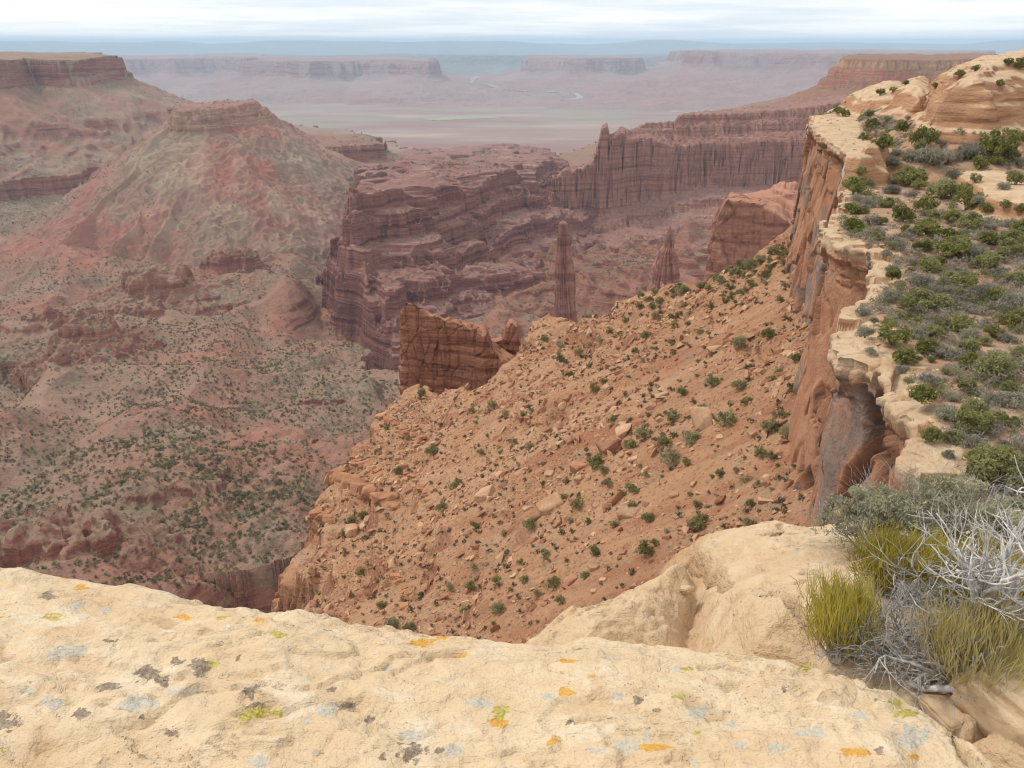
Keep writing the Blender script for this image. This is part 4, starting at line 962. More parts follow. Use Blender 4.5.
def build_scrub(T):
    X, Y, Z, own, rr, az = T
    rs = np.random.RandomState(12)
    N = 90000
    r = np.exp(rs.uniform(math.log(190), math.log(1700), N)); a = rs.uniform(-37, 10, N) * math.pi / 180
    i = np.clip(np.searchsorted(rr, r), 1, len(rr) - 2); j = np.clip(np.searchsorted(az, a), 1, len(az) - 2)
    x, y, z = X[i, j], Y[i, j], Z[i, j]
    slope = (Z[i + 1, j] - Z[i - 1, j]) / (rr[i + 1] - rr[i - 1])
    o = own[i, j]
    d = fbm(x / 150, y / 150, 4, 81) + .55 * fbm(x / 30, y / 30, 3, 82)
    lim = np.where(o == 0, 0, np.where((o == 6) | (o == 1), .08, .4))
    ok = (np.abs(slope) < .75) & (d > lim + rs.normal(0, .36, N) + .08 + .10 * (r < 430))
    x, y, z, r = x[ok], y[ok], z[ok], r[ok]
    sc = rs.uniform(.45, 1.1, len(x)) ** 1.3 * 2.6 * (r / 500) ** .2
    order = np.argsort(-sc / np.hypot(r, z)); near = [q for q in order if -.68 < math.atan2(x[q], y[q]) < -.1][:240]
    m = leaf_mat('canyon_scrub_leaves', (.15, .145, .07), (.29, .265, .145), None, .12)
    M = []
    for k in range(4):
        q = np.random.RandomState(300 + k)
        co, fc = leaf_quads(crown_points(q, 12, 16, h=.6, clump=.22), .07, q)
        M.append(mesh_np('canyon_shrub', co, fc, m, smooth=False))
    for q in near:
        o = link('canyon_shrub', M[rs.randint(0, 4)], loc=(x[q], y[q], z[q] - .1)); s = sc[q]
        o.scale = (s, s, s); o.rotation_euler = (0, 0, rs.uniform(0, 6))
        props(o, 'green shrub far below on the reddish canyon floor', 'shrub', 'shrubs on the canyon floor')
    rest = np.ones(len(x), bool); rest[near] = False
    x, y, z, sc = x[rest], y[rest], z[rest], sc[rest]
    proto = []
    for k in range(5):
        proto.append(leaf_quads(crown_points(rs, 4, 5, h=.6, clump=.28), .17, rs, stretch=1.3))
    co, fc = scatter(proto, x, y, z, sc, rs)
    o = link('desert_scrub', mesh_np('desert_scrub', co, fc, m, smooth=False)); props(o, 'distant scrub speckling the canyon floor and talus', 'scrub', kind='stuff')
    print('scrub', len(x))

# ------------------------------------------------------------------ plants growing out of the foreground ledge
def ephedra(f, px, py, height, spread, n, seed, label, lean=(0, 0), mat=None, zoff=0.0):
    n = int(n * 1.7)
    p = f.hit(px, py, .5, 12, 1500); rs = np.random.RandomState(seed)
    e = empty('ephedra_bush', (p[0], p[1], p[2] - .01 + zoff)); props(e, label, 'bush', 'yellow-green broom bushes on the ledge')
    def stems(count, w):
        paths = []
        for q in range(count):
            th = rs.uniform(0, 6.28); rad = math.sqrt(rs.rand())
            b = np.array([.32 * spread * rad * math.cos(th), .26 * spread * rad * math.sin(th), 0.0])
            L = height * rs.uniform(.62, 1.06) * (1 - .22 * rad ** 2) * (1 + .22 * math.sin(th * 3 + seed) * rad)
            tip = b + np.array([spread * .30 * rad * math.cos(th) + lean[0] * L + rs.normal(0, .03), spread * .26 * rad * math.sin(th) + lean[1] * L + rs.normal(0, .03), L])
            t0 = rs.uniform(.22, .72); st = b + (tip - b) * t0 + rs.normal(0, .012, 3)
            mid = (st + tip) / 2 + rs.normal(0, .007, 3) + np.array([math.cos(th), math.sin(th), 0]) * .012 * rad
            r = w * rs.uniform(.65, 1.15)
            paths.append((np.array([st, mid, tip]), [r, r * .9, r * .55]))
            if rs.rand() < .6:      # side twigs from the joints
                for _ in range(2):
                    q0 = st + (tip - st) * rs.uniform(.2, .7); L2 = L * rs.uniform(.14, .3)
                    q1 = q0 + np.array([rs.normal(0, .3), rs.normal(0, .3), 1]) * L2
                    paths.append((np.array([q0, (q0 + q1) / 2 + rs.normal(0, .003, 3), q1]), [r * .8, r * .7, r * .4]))
        return tubes(paths, 3)
    co, fc = stems(n, .00125); link('green_stems', mesh_np('green_stems', co, fc, mat), e)
    paths = []
    for q in range(int(n * .12)):
        th = rs.uniform(0, 6.28); rad = math.sqrt(rs.rand())
        tip = np.array([.5 * spread * rad * math.cos(th), .42 * spread * rad * math.sin(th), height * rs.uniform(.3, .75)])
        mid = tip * .5 + rs.normal(0, .018, 3); mid[2] = tip[2] * .45
        paths.append((np.array([[.03 * math.cos(th), .03 * math.sin(th), 0], mid, tip]), [.005, .0034, .0016]))
    co, fc = tubes(paths, 4); link('woody_base', mesh_np('woody_base', co, fc, WOOD), e)
def branching(rs, start, direc, length, radius, depth, out, spread=.7, gravity=0.0, kids=(2, 4), wig=.12):
    n = 6; P = [np.array(start, float)]; d = np.array(direc, float); d /= np.linalg.norm(d)
    for k in range(n - 1):
        d = d + rs.normal(0, wig, 3) + np.array([0, 0, gravity]); d /= np.linalg.norm(d)
        P.append(P[-1] + d * length / (n - 1))
    P = np.array(P); end = radius * (.5 if depth > 0 else .35)
    out.append((P, np.linspace(radius, end, n)))
    if depth <= 0: return
    for q in range(rs.randint(kids[0], kids[1] + 1)):
        t = rs.uniform(.3, 1.0) * (n - 1); i = min(int(t), n - 2); s = P[i] + (P[i + 1] - P[i]) * (t - i)
        dd = (P[i + 1] - P[i]); dd /= np.linalg.norm(dd) + 1e-9
        branching(rs, s, dd + rs.normal(0, spread, 3), length * rs.uniform(.5, .8), radius * rs.uniform(.42, .62), depth - 1, out, spread, gravity, kids, wig)
def build_ledge_plants(f):
    global WOOD
    WOOD = bark_mat('weathered_wood', (.38, .355, .33), (.74, .71, .67), 40)
    DARKW = bark_mat('grey_twig', (.24, .22, .20), (.50, .47, .43), 40)
    em = leaf_mat('ephedra_stems', (.46, .37, .05), (.68, .57, .12), None, 9, 0)
    ey = leaf_mat('ephedra_stems_tan', (.52, .41, .14), (.70, .58, .26), None, 9, 0)
    g = lambda a, b: f.hit(a, b, .5, 12, 1500)
    ephedra(f, 838, 655, .31, .17, 420, 1, 'yellow-green broom bush standing alone at the left end of the shrubs, on bare stone', (-.06, 0), em)
    ephedra(f, 886, 592, .27, .20, 560, 2, 'dense round yellow-green broom bush in front of the grey-green shrub', (0, 0), em)
    ephedra(f, 926, 596, .25, .18, 430, 3, 'yellow-green broom bush beside the dense round one, left of the dead branches', (.05, 0), em)
    ephedra(f, 968, 612, .30, .20, 380, 4, 'tall olive broom bush growing up through the pale dead branches', (.0, 0), em)
    ephedra(f, 972, 684, .29, .27, 520, 5, 'tan tinged broom bush above the twisted root at lower right', (.02, 0), ey)
    ephedra(f, 1014, 640, .33, .22, 320, 6, 'olive broom bush cut by the right edge of the photo', (.05, 0), em)
    # low dead mat of grey twigs with a thick gnarled root
    rs = np.random.RandomState(31)
    r0 = np.array(g(978, 702)); e = empty('dead_shrub', tuple(r0)); props(e, 'low grey dead shrub with a gnarled root and tangled bare twigs sprawling left', 'dead shrub')
    root = []
    for (tx, ty, up, rad) in ((905, 688, .02, .012), (925, 640, .12, .013), (960, 652, .16, .016), (1005, 668, .14, .015), (978, 722, -.01, .009), (1024, 655, .10, .012)):
        q = np.array(g(tx, ty)) - r0; q[2] += up
        m1 = q * .35 + rs.normal(0, .02, 3); m1[2] += .03; m2 = q * .7 + rs.normal(0, .022, 3); m2[2] += .02
        root.append((np.array([[0, 0, -.02], m1, m2, q]), [rad * 1.3, rad * 1.1, rad * .8, rad * .5]))
    co, fc = tubes(root, 7); link('root', mesh_np('root', co, fc, WOOD), e)
    out = []
    for k in range(72):
        a, b = rs.uniform(858, 1000), rs.uniform(612, 692)
        s = np.array(g(a, b)) - r0; s[2] += rs.uniform(0, .05)
        branching(rs, s, (rs.normal(-.45, .6), rs.normal(.1, .5), rs.uniform(.15, .9)), rs.uniform(.10, .22), rs.uniform(.0025, .0048), 3, out, .75, .02, (2, 4), .3)
    for k in range(9):
        s = np.array(g(rs.uniform(920, 985), rs.uniform(660, 700))) - r0
        branching(rs, s + np.array([0, 0, .03]), (rs.normal(-1.0, .3), rs.normal(.2, .3), rs.uniform(-.05, .25)), rs.uniform(.14, .26), .0075, 3, out, .7, .0, (2, 4), .26)
    co, fc = tubes(out, 4); link('twigs', mesh_np('twigs', co, fc, DARKW), e)
    # upright bleached branches at the right edge
    rs = np.random.RandomState(35)
    r1 = np.array(g(990, 655)); e = empty('bleached_shrub', tuple(r1)); props(e, 'upright bleached bare branches with pale forked tips at the right edge', 'dead shrub')
    out = []
    for k in range(7):
        branching(rs, (rs.normal(0, .03), rs.normal(0, .03), 0), (rs.normal(.0, .28), rs.normal(.1, .2), 1), rs.uniform(.24, .32), rs.uniform(.012, .018), 3, out, .5, .06, (3, 4), .2)
    branching(rs, (-.02, 0, .1), (-.55, .1, .7), .3, .010, 3, out, .45, .05, (3, 4), .15)
    branching(rs, (.02, 0, .1), (.5, .1, .6), .3, .011, 3, out, .45, .05, (3, 4), .15)
    co, fc = tubes(out, 5); link('branches', mesh_np('branches', co, fc, WOOD), e)
    out = []
    for k in range(26):
        branching(rs, (rs.normal(.03, .12), rs.normal(.05, .08), rs.uniform(.02, .25)), (rs.normal(0, .5), rs.normal(0, .4), 1), rs.uniform(.1, .2), .004, 2, out, .55, .05, (2, 4), .18)
    co, fc = tubes(out, 3); link('twigs', mesh_np('twigs', co, fc, WOOD), e)
    # grey-green leafy shrubs on the back of the ledge
    gm = leaf_mat('grey_green_leaves', (.30, .295, .17), (.60, .57, .39), None, 9)
    for (px, py, W, H, seed, lab) in ((878, 548, .62, .30, 41, 'broad grey-green leafy shrub at the back of the ledge, left of the pale branches'), (940, 542, .55, .36, 42, 'grey-green leafy shrub behind the pale dead branches'), (1010, 560, .5, .3, 43, 'grey-green shrub at the right edge, half hidden by bleached branches')):
        rs = np.random.RandomState(seed); p = g(px, py)
        e = empty('grey_green_shrub', p); props(e, lab, 'shrub', 'grey-green shrubs on the ledge')
        cp = crown_points(rs, 110, 85, h=1.05, clump=.085); cp = cp * np.array([W, W * .75, H])
        co, fc = leaf_quads(cp, .0052, rs, stretch=1.9, up=.9); link('foliage', mesh_np('foliage', co, fc, gm, smooth=False), e)
        out = []
        for k in range(34):
            th = rs.uniform(0, 6.28); r = rs.uniform(0, .2) * W
            branching(rs, (r * math.cos(th), r * .7 * math.sin(th), -.01), (math.cos(th) * .9, math.sin(th) * .7, rs.uniform(.5, 1.4)), H * rs.uniform(.6, .85), .004, 2, out, .55, .04, (2, 3), .15)
        co, fc = tubes(out, 3); link('twigs', mesh_np('twigs', co, fc, DARKW), e)
def build_bench_litter(f):
    """low dead scrub and litter between the bushes, far too much to count"""
    rs = np.random.RandomState(21); N = 62000
    y = 16 + 130 * rs.rand(N) ** 1.3; x = 8 + rs.rand(N) * 75
    t, rx, ry = rim_path(); edge = np.interp(y, ry, rx)
    z, tan = plateau_z(x, y)
    d = fbm(x / 6, y / 6, 3, 91) + .5 * fbm(x / 25, y / 25, 2, 92)
    ok = (x > edge + .8) & (tan < .5) & (d > rs.normal(-.02, .27, N) + .35 * np.exp(-(x - edge) / 3)) & (x < .8 * y + 8); x, y, z = x[ok], y[ok], z[ok]
    sc = rs.uniform(.25, .8, len(x)) * (1 + .004 * y)
    pr = [leaf_quads(crown_points(rs, 6, 14, h=.5, clump=.28), .045, rs, stretch=3.0, up=.5) for k in range(6)]
    g = rs.rand(len(x)) < .74
    for sel, m, nm, lab in ((g, leaf_mat('dead_scrub_twigs', (.25, .215, .165), (.42, .37, .29), None, .8), 'grey_litter_scrub', 'low grey dead scrub carpeting the sand between the junipers'),
                            (~g, leaf_mat('low_green_scrub', (.11, .12, .045), (.21, .21, .09), None, .8), 'low_green_scrub', 'low olive scrub carpeting the sand between the junipers')):
        co, fc = scatter(pr, x[sel], y[sel], z[sel], sc[sel], rs)
        o = link(nm, mesh_np(nm, co, fc, m, smooth=False)); props(o, lab, 'scrub', kind='stuff')
# ================================================================== loose rock and free-standing towers
def hull_rock(seed, flat=.6, n=16, sub=False):
    rs = np.random.RandomState(seed); bm = bmesh.new()
    for k in range(n):
        v = rs.uniform(-1, 1, 3); v = np.sign(v) * np.abs(v) ** .55
        bm.verts.new((v[0] * .55, v[1] * .42, v[2] * .5 * flat))
    r = bmesh.ops.convex_hull(bm, input=bm.verts[:])
    bmesh.ops.delete(bm, geom=[v for v in bm.verts if not v.link_faces], context='VERTS')
    bmesh.ops.bevel(bm, geom=bm.edges[:], offset=.035, segments=1, affect='EDGES', clamp_overlap=True)
    bmesh.ops.triangulate(bm, faces=bm.faces[:])
    bm.verts.ensure_lookup_table()
    co = np.array([v.co[:] for v in bm.verts]); fc = np.array([[v.index for v in f.verts] for f in bm.faces])
    bm.free()
    return co, fc
def rock_mat(name, a, b, c, scale=1.2):
    n = NT(name, .93); oi = n.n('ShaderNodeObjectInfo')
    lo = n.noise(scale * .5, 4, .6); hi = n.noise(scale * 3, 5, .7)
    k = n.mix(n.ss(lo, .35, .65), (*a, 1), (*b, 1))
    k = n.mix(n.math('MULTIPLY', n.ss(hi, .48, .7), .55), k, (*c, 1))
    hs = n.n('ShaderNodeHueSaturation'); n.put(hs.inputs['Color'], k); n.put(hs.inputs['Value'], n.math('MULTIPLY_ADD', oi.outputs['Random'], .35, .8))
    return n.done(hs.outputs[0], n.bump(hi, .12, .7))
def build_boulders(f):
    tan = rock_mat('tan_boulder', (.42, .235, .13), (.52, .33, .195), (.27, .14, .085))
    red = rock_mat('red_boulder', (.33, .15, .085), (.42, .21, .12), (.20, .09, .055))
    P = [hull_rock(400 + k, flat=.45 + .1 * (k % 5), n=14 + k) for k in range(9)]
    MT = [mesh_np('boulder', c, t, tan, smooth=False) for c, t in P]; MR = [mesh_np('boulder', c, t, red, smooth=False) for c, t in P]
    rs = np.random.RandomState(14)
    def put(p, W, red_, rz=None, lab=None):
        o = link('boulder', (MR if red_ else MT)[rs.randint(0, 9)], loc=(p[0], p[1], p[2] + .08 * W))
        nrm = f.normal(p[0], p[1]); q = nrm.lerp(Vector((0, 0, 1)), rs.uniform(.1, .6)).to_track_quat('Z', 'Y').to_euler()
        o.rotation_euler = (Euler((0, 0, rs.uniform(0, 6.28) if rz is None else rz)).to_matrix().to_4x4()).to_euler()
        M = q.to_matrix() @ Euler((0, 0, rs.uniform(0, 6.28) if rz is None else rz)).to_matrix()
        o.rotation_euler = M.to_euler(); o.scale = (W, W * rs.uniform(.75, 1.2), W * rs.uniform(.7, 1.2))
        props(o, lab or ('reddish angular boulder lying loose on the orange slope' if red_ else 'tan angular boulder lying loose on the orange slope'), 'boulder', 'boulders on the orange slope')
    for (a, b, w, r_, lab) in ((702, 424, 28, 0, 'largest tan boulder on the slope, pale topped, with shrubs on both sides'), (610, 449, 24, 1, 'dark red block with a shaded face, middle of the boulder slope'), (625, 432, 18, 0, 'squarish tan boulder just above the dark red block'),
                              (579, 470, 17, 1, 'upright reddish slab left of the dark red block'), (549, 507, 24, 0, 'wide flat tan slab at the left of the boulder field'), (616, 501, 18, 1, 'tilted red slab in the boulder field below the dark red block'), (628, 514, 20, 0, 'low broad tan slab beneath the tilted red slab'),
                              (352, 533, 14, 0, 'pale oblong boulder beside a shrub near the left edge of the slope'), (363, 527, 9, 0, 'smaller pale boulder touching the oblong one near the left edge of the slope'), (487, 497, 18, 0, 'long leaning tan slab in the left part of the slope'),
                              (571, 583, 15, 1, 'rust boulder near the bottom of the slope above the ledge'), (593, 570, 12, 0, 'tan boulder just right of the rust boulder near the ledge'), (715, 350, 14, 0, 'flat tan slab high on the right of the slope'), (662, 398, 15, 0, 'long tan slab pointing uphill')):
        p = f.hit(a, b, 20, 330); put(p, w * 1.1 * (p[1] * CT - p[2] * ST) / FOC, r_, None, lab)
    cand = []
    while len(cand) < 275:
        a, b = rs.uniform(292, 840), rs.uniform(250, 648)
        p = f.hit(a, b, 20, 330)
        if p[2] < -112 or float(sdf(np.array([p[0]]), np.array([p[1]]), TAL_POLY)[0]) > -1: continue
        if perlin(np.array([p[0] / 20]), np.array([p[1] / 20]), 87)[0] < rs.uniform(-.6, .25): continue
        cand.append((p, min(9, 3.6 * (1 - rs.rand()) ** -.42)))
    for p, w in cand: put(p, w * 1.1 * (p[1] * CT - p[2] * ST) / FOC, rs.rand() < .42)
    N = 120000
    x = rs.uniform(-60, 45, N); y = rs.uniform(22, 245, N); s = sdf(x.astype(F32), y.astype(F32), TAL_POLY)
    ok = (s < -.5) & (fbm(x / 13, y / 13, 3, 88) > rs.uniform(-.6, .45, N)); x, y = x[ok], y[ok]; z = f.at(x, y)
    e = .8; gx = (f.at(x + e, y) - f.at(x - e, y)) / (2 * e); gy = (f.at(x, y + e) - f.at(x, y - e)) / (2 * e)
    sc = np.minimum(.14 * (1 - rs.rand(len(x))) ** -.5, 1.0) * (1 + .003 * y)
    small = []
    for k in range(14):
        co, fc = hull_rock(450 + k, .75, 9); M = np.array(Euler((rs.uniform(-.7, .7), rs.uniform(-.7, .7), rs.uniform(0, 6))).to_matrix())
        small.append((co @ M.T, fc))
    small = [q for q in small]
    gx, gy = gx * .4, gy * .4
    for sel, m, nm, lab in ((rs.rand(len(x)) < .55, tan, 'tan_rubble', 'countless small tan stones strewn over the orange slope'), (None, red, 'red_rubble', 'countless small rust stones strewn over the orange slope')):
        if sel is None: sel = ~prev
        prev = sel
        co, fc = scatter(small, x[sel], y[sel], z[sel], sc[sel], rs, (np.clip(gx[sel], -.8, .8), np.clip(gy[sel], -.8, .8)))
        o = link(nm, mesh_np(nm, co, fc, m, smooth=False)); props(o, lab, 'rubble', kind='stuff')
def build_bench_rocks(f):
    tan = rock_mat('bench_stone', (.46, .29, .165), (.57, .40, .25), (.33, .19, .115), 2)
    rs = np.random.RandomState(15)
    N = 5200
    x = rs.uniform(10, 75, N); y = rs.uniform(18, 150, N)
    t, rx, ry = rim_path(); edge = np.interp(y, ry, rx)
    ok = (x > edge + .3) & ((x - edge < 3 + rs.exponential(4, N)) | (rs.rand(N) < .35)); x, y = x[ok], y[ok]; z = f.at(x, y)
    small = [hull_rock(470 + k, .45, 9) for k in range(6)]
    sc = np.minimum(.14 * (1 - rs.rand(len(x))) ** -.5, .9)
    co, fc = scatter(small, x, y, z, sc, rs)
    o = link('bench_stones', mesh_np('bench_stones', co, fc, tan, smooth=False)); props(o, 'small pale stones strewn along the edge of the bench', 'stones', kind='stuff')
def footprint(poly, n):
    p = np.array(poly + [poly[0]], float); L = np.concatenate([[0], np.cumsum(np.hypot(*np.diff(p, axis=0).T))])
    t = np.linspace(0, L[-1], n, endpoint=False)
    x, y = np.interp(t, L, p[:, 0]), np.interp(t, L, p[:, 1])
    for _ in range(3): x = (np.roll(x, 1) + x * 2 + np.roll(x, -1)) / 4; y = (np.roll(y, 1) + y * 2 + np.roll(y, -1)) / 4
    return x, y, t
def tower(name, poly, topf, zbase, mat, label, cat, amp=1.0, bed=2.2, joint=3.0, batter=.06, n=300, nl=150, group=None, seed=0, bands=1.0):
    """a free-standing rock mass: footprint, top surface topf(x, y), bedding and joints cut into its walls"""
    x, y, t = footprint(poly, n); cx, cy = x.mean(), y.mean()
    tx, ty = np.roll(x, -1) - np.roll(x, 1), np.roll(y, -1) - np.roll(y, 1); l = np.hypot(tx, ty) + 1e-9; nx, ny = ty / l, -tx / l
    area = np.sum(x * np.roll(y, -1) - np.roll(x, -1) * y)
    if area < 0: nx, ny = -nx, -ny
    zt = topf(x, y)
    k = np.linspace(0, 1, nl)[:, None]
    Z = zbase + (zt[None, :] - zbase) * k
    T_ = np.broadcast_to(t[None, :], Z.shape)
    D = zt[None, :] - Z
    a1, a2, ar = worley(T_ / joint + .2 * perlin(T_ / 2, Z / 9, seed), Z / (joint * 3.2), seed + 3)
    b1, b2, br = worley(T_ / (joint * 3.5) + 7, Z / bed, seed + 5)
    off = batter * D + amp * ((ar - .5) * 1.1 + bands * (br - .5) * .7 + .5 * fbm(T_ / 6, Z / 6, 3, seed + 7)) - amp * .6 * sstep(.09, 0, a2 - a1)
    off -= amp * .9 * sstep(1.2, 0, D) * np.abs(perlin(T_ / 1.5, Z * 0, seed + 8))
    X = x[None, :] + nx[None, :] * off; Y = y[None, :] + ny[None, :] * off
    Zj = Z + 0
    CO = [np.stack([X, Y, Zj], -1).reshape(-1, 3)]
    m = 14
    for q in range(1, m + 1):
        s = 1 - q / m
        qx = cx + (X[-1] - cx) * s; qy = cy + (Y[-1] - cy) * s
        qz = topf(qx, qy) + amp * .35 * fbm(qx / 3, qy / 3, 3, seed + 11) * (1 if q > 0 else 0)
        CO.append(np.stack([qx, qy, qz], -1))
    co = np.concatenate(CO); fc = grid_faces(nl + m, n, wrap=True)
    o = link(name, mesh_np(name, co, fc, mat)); props(o, label, cat, group)
    return o
def tower_mat(name, a, b, c, hs=.5, zs=.55, fl=.35):
    n = NT(name, .95)
    strat = n.noise(1, 4, .6, vec=n.P((.03 * hs, .03 * hs, zs)), dist=.3); fl_ = n.noise(1, 4, .62, vec=n.P((fl, fl, fl * .08))); hi = n.noise(1.1 * hs, 5, .7)
    k = n.ramp(strat, [(.3, (*c, 1)), (.45, (*a, 1)), (.57, (*b, 1)), (.72, (*a, 1))])
    k = n.mix(n.math('MULTIPLY', n.ss(fl_, .5, .68), .5), k, (*c, 1)); k = n.mix(n.math('MULTIPLY', n.ss(hi, .5, .7), .4), k, (*c, 1))
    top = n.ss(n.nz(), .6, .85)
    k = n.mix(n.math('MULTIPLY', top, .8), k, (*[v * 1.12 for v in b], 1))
    return n.done(k, n.bump(n.math('ADD', n.math('ADD', strat, fl_), hi), .8 / hs ** .5, .75))
def zline(pts, r):
    """height at range r of a skyline given as picture points, as a function of bearing"""
    A = [az_of(a, b) for a, b in pts]; S = [at_r(a, b, 1.0)[2] for a, b in pts]
    return lambda x, y: r * np.interp(np.arctan2(x, y), A, S)
def build_towers():
    XY = lambda px, py, r: at_r(px, py, r)[:2]
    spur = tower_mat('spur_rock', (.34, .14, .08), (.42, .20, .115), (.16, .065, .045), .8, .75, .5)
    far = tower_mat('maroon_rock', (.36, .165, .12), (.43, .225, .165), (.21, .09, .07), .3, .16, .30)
    orange = tower_mat('russet_rock', (.35, .155, .10), (.42, .205, .13), (.19, .082, .058), .35, .25, .22)
    zl = zline([(398, 322), (402, 316), (407, 308), (413, 309), (420, 313), (432, 319), (445, 323), (462, 326), (478, 329), (487, 333), (491, 345), (500, 354), (515, 362), (530, 368)], 217)
    tower('rock_tower', [XY(402, 350, 223), XY(420, 350, 221), XY(452, 350, 219), XY(484, 350, 214), XY(500, 350, 213), XY(515, 350, 216), XY(512, 350, 226), XY(470, 350, 231), XY(418, 350, 232), XY(403, 350, 229)],
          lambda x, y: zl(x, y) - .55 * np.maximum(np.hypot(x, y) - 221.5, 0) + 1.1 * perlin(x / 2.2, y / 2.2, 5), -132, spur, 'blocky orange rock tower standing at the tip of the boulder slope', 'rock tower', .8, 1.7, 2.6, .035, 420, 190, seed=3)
    zk = zline([(484, 346), (498, 343), (503, 341), (506, 329), (511, 323), (517, 327), (520, 343), (532, 349), (540, 356), (552, 368)], 225)
    tower('rock_ridge', [XY(488, 350, 228), XY(518, 350, 224), XY(546, 350, 226), XY(550, 350, 236), XY(508, 350, 240), XY(488, 350, 238)], lambda x, y: zk(x, y) - .5 * np.maximum(np.hypot(x, y) - 230, 0), -125, spur, 'broken ridge with a small knob, joining the blocky rock tower to the slope', 'rock ridge', .9, 1.6, 2.0, .12, 260, 120, seed=5)
    # two slim spires and a russet fin beyond the crest of the slope
    def spire(prof, r, depth, label, seed, mat, amp):
        zs = [at_r(a, y, r)[2] for y, a, b in prof]; hw = [abs(at_r(b, y, r)[0] - at_r(a, y, r)[0]) / 2 for y, a, b in prof]
        ct = [at_r((a + b) / 2, y, r)[:2] for y, a, b in prof]
        n, nl = 150, 170
        z = np.linspace(zs[-1], zs[0], nl); o = np.argsort(zs)
        h = .80 * np.interp(z, np.array(zs)[o], np.array(hw)[o]); cx = np.interp(z, np.array(zs)[o], np.array([c[0] for c in ct])[o]); cy = r * math.cos(math.atan2(ct[0][0], ct[0][1]))
        th = np.arange(n) * 2 * math.pi / n
        TH, ZZ = np.meshgrid(th, z)
        lob = 1 + .12 * np.sin(TH * 3 + seed) + .14 * np.round(np.sin(TH * 2.5 + ZZ / 40 + seed)) * sstep(.9, .6, (ZZ - z[0]) / (z[-1] - z[0])) + .22 * (np.abs(perlin(np.cos(TH) * 4.2 + 5, np.sin(TH) * 4.2 + ZZ / 120, seed)) * 2.6 - .5) + .13 * perlin(TH * 4, ZZ / 6, seed + 3)
        lob += .08 * (worley(TH * 2, ZZ / 7, seed + 4)[2] - .5)
        X = cx[:, None] + h[:, None] * np.cos(TH) * lob; Y = cy + depth * h[:, None] * np.sin(TH) * lob
        co = np.concatenate([np.stack([X, Y, ZZ], -1).reshape(-1, 3), [[cx[-1], cy, z[-1] + 1.5]] * n])
        ob = link('rock_spire', mesh_np('rock_spire', co, grid_faces(nl + 1, n, wrap=True), mat)); props(ob, label, 'rock spire', 'rock spires in the canyon')
    spire([(222, 559.5, 566), (223, 558.5, 567.5), (231, 558, 569), (240, 557, 571), (247, 557.5, 570), (262, 556, 572), (268, 555.5, 574), (290, 555, 574), (330, 553, 578)], 700, 1.1, 'slim maroon rock spire rising straight up beyond the crest of the orange slope', 3, far, 1)
    spire([(227, 669, 671), (234, 666, 673), (246, 663, 675), (250, 658, 676), (262, 653, 679), (278, 649, 682), (310, 640, 690)], 640, 1.0, 'pointed rock spire with a low shoulder, halfway between slim spire and russet fin', 8, far, 1)
    zf0 = zline([(700, 238), (712, 224), (718, 216), (727, 200), (740, 202), (760, 206), (775, 214), (790, 226), (805, 232)], 468)
    zf1 = zline([(700, 236), (712, 222), (718, 212), (727, 199), (740, 196), (756, 191), (770, 187), (782, 182), (805, 183)], 540)
    def fin_top(x, y):
        w = np.clip((np.hypot(x, y) - 472) / 60 + .25 * perlin(x / 14, y / 14, 6), 0, 1); w = np.floor(w * 4 + .3 * perlin(x / 6, y / 6, 2)) / 4; w = np.clip(w, 0, 1); return 1.6 * fbm(x / 9, y / 9, 3, 4) + zf0(x, y) * (1 - w) + zf1(x, y) * w
    tower('rock_fin', [XY(712, 230, 470), XY(728, 230, 467), XY(760, 230, 470), XY(800, 230, 474), XY(830, 230, 480), XY(830, 230, 545), XY(770, 230, 545), XY(735, 230, 520), XY(714, 230, 490)],
          fin_top, -215, orange, 'russet rock fin with a sloping top, half hidden by the near rim wall', 'rock fin', 1.6, 6, 7, .05, 420, 150, seed=9, bands=.6)
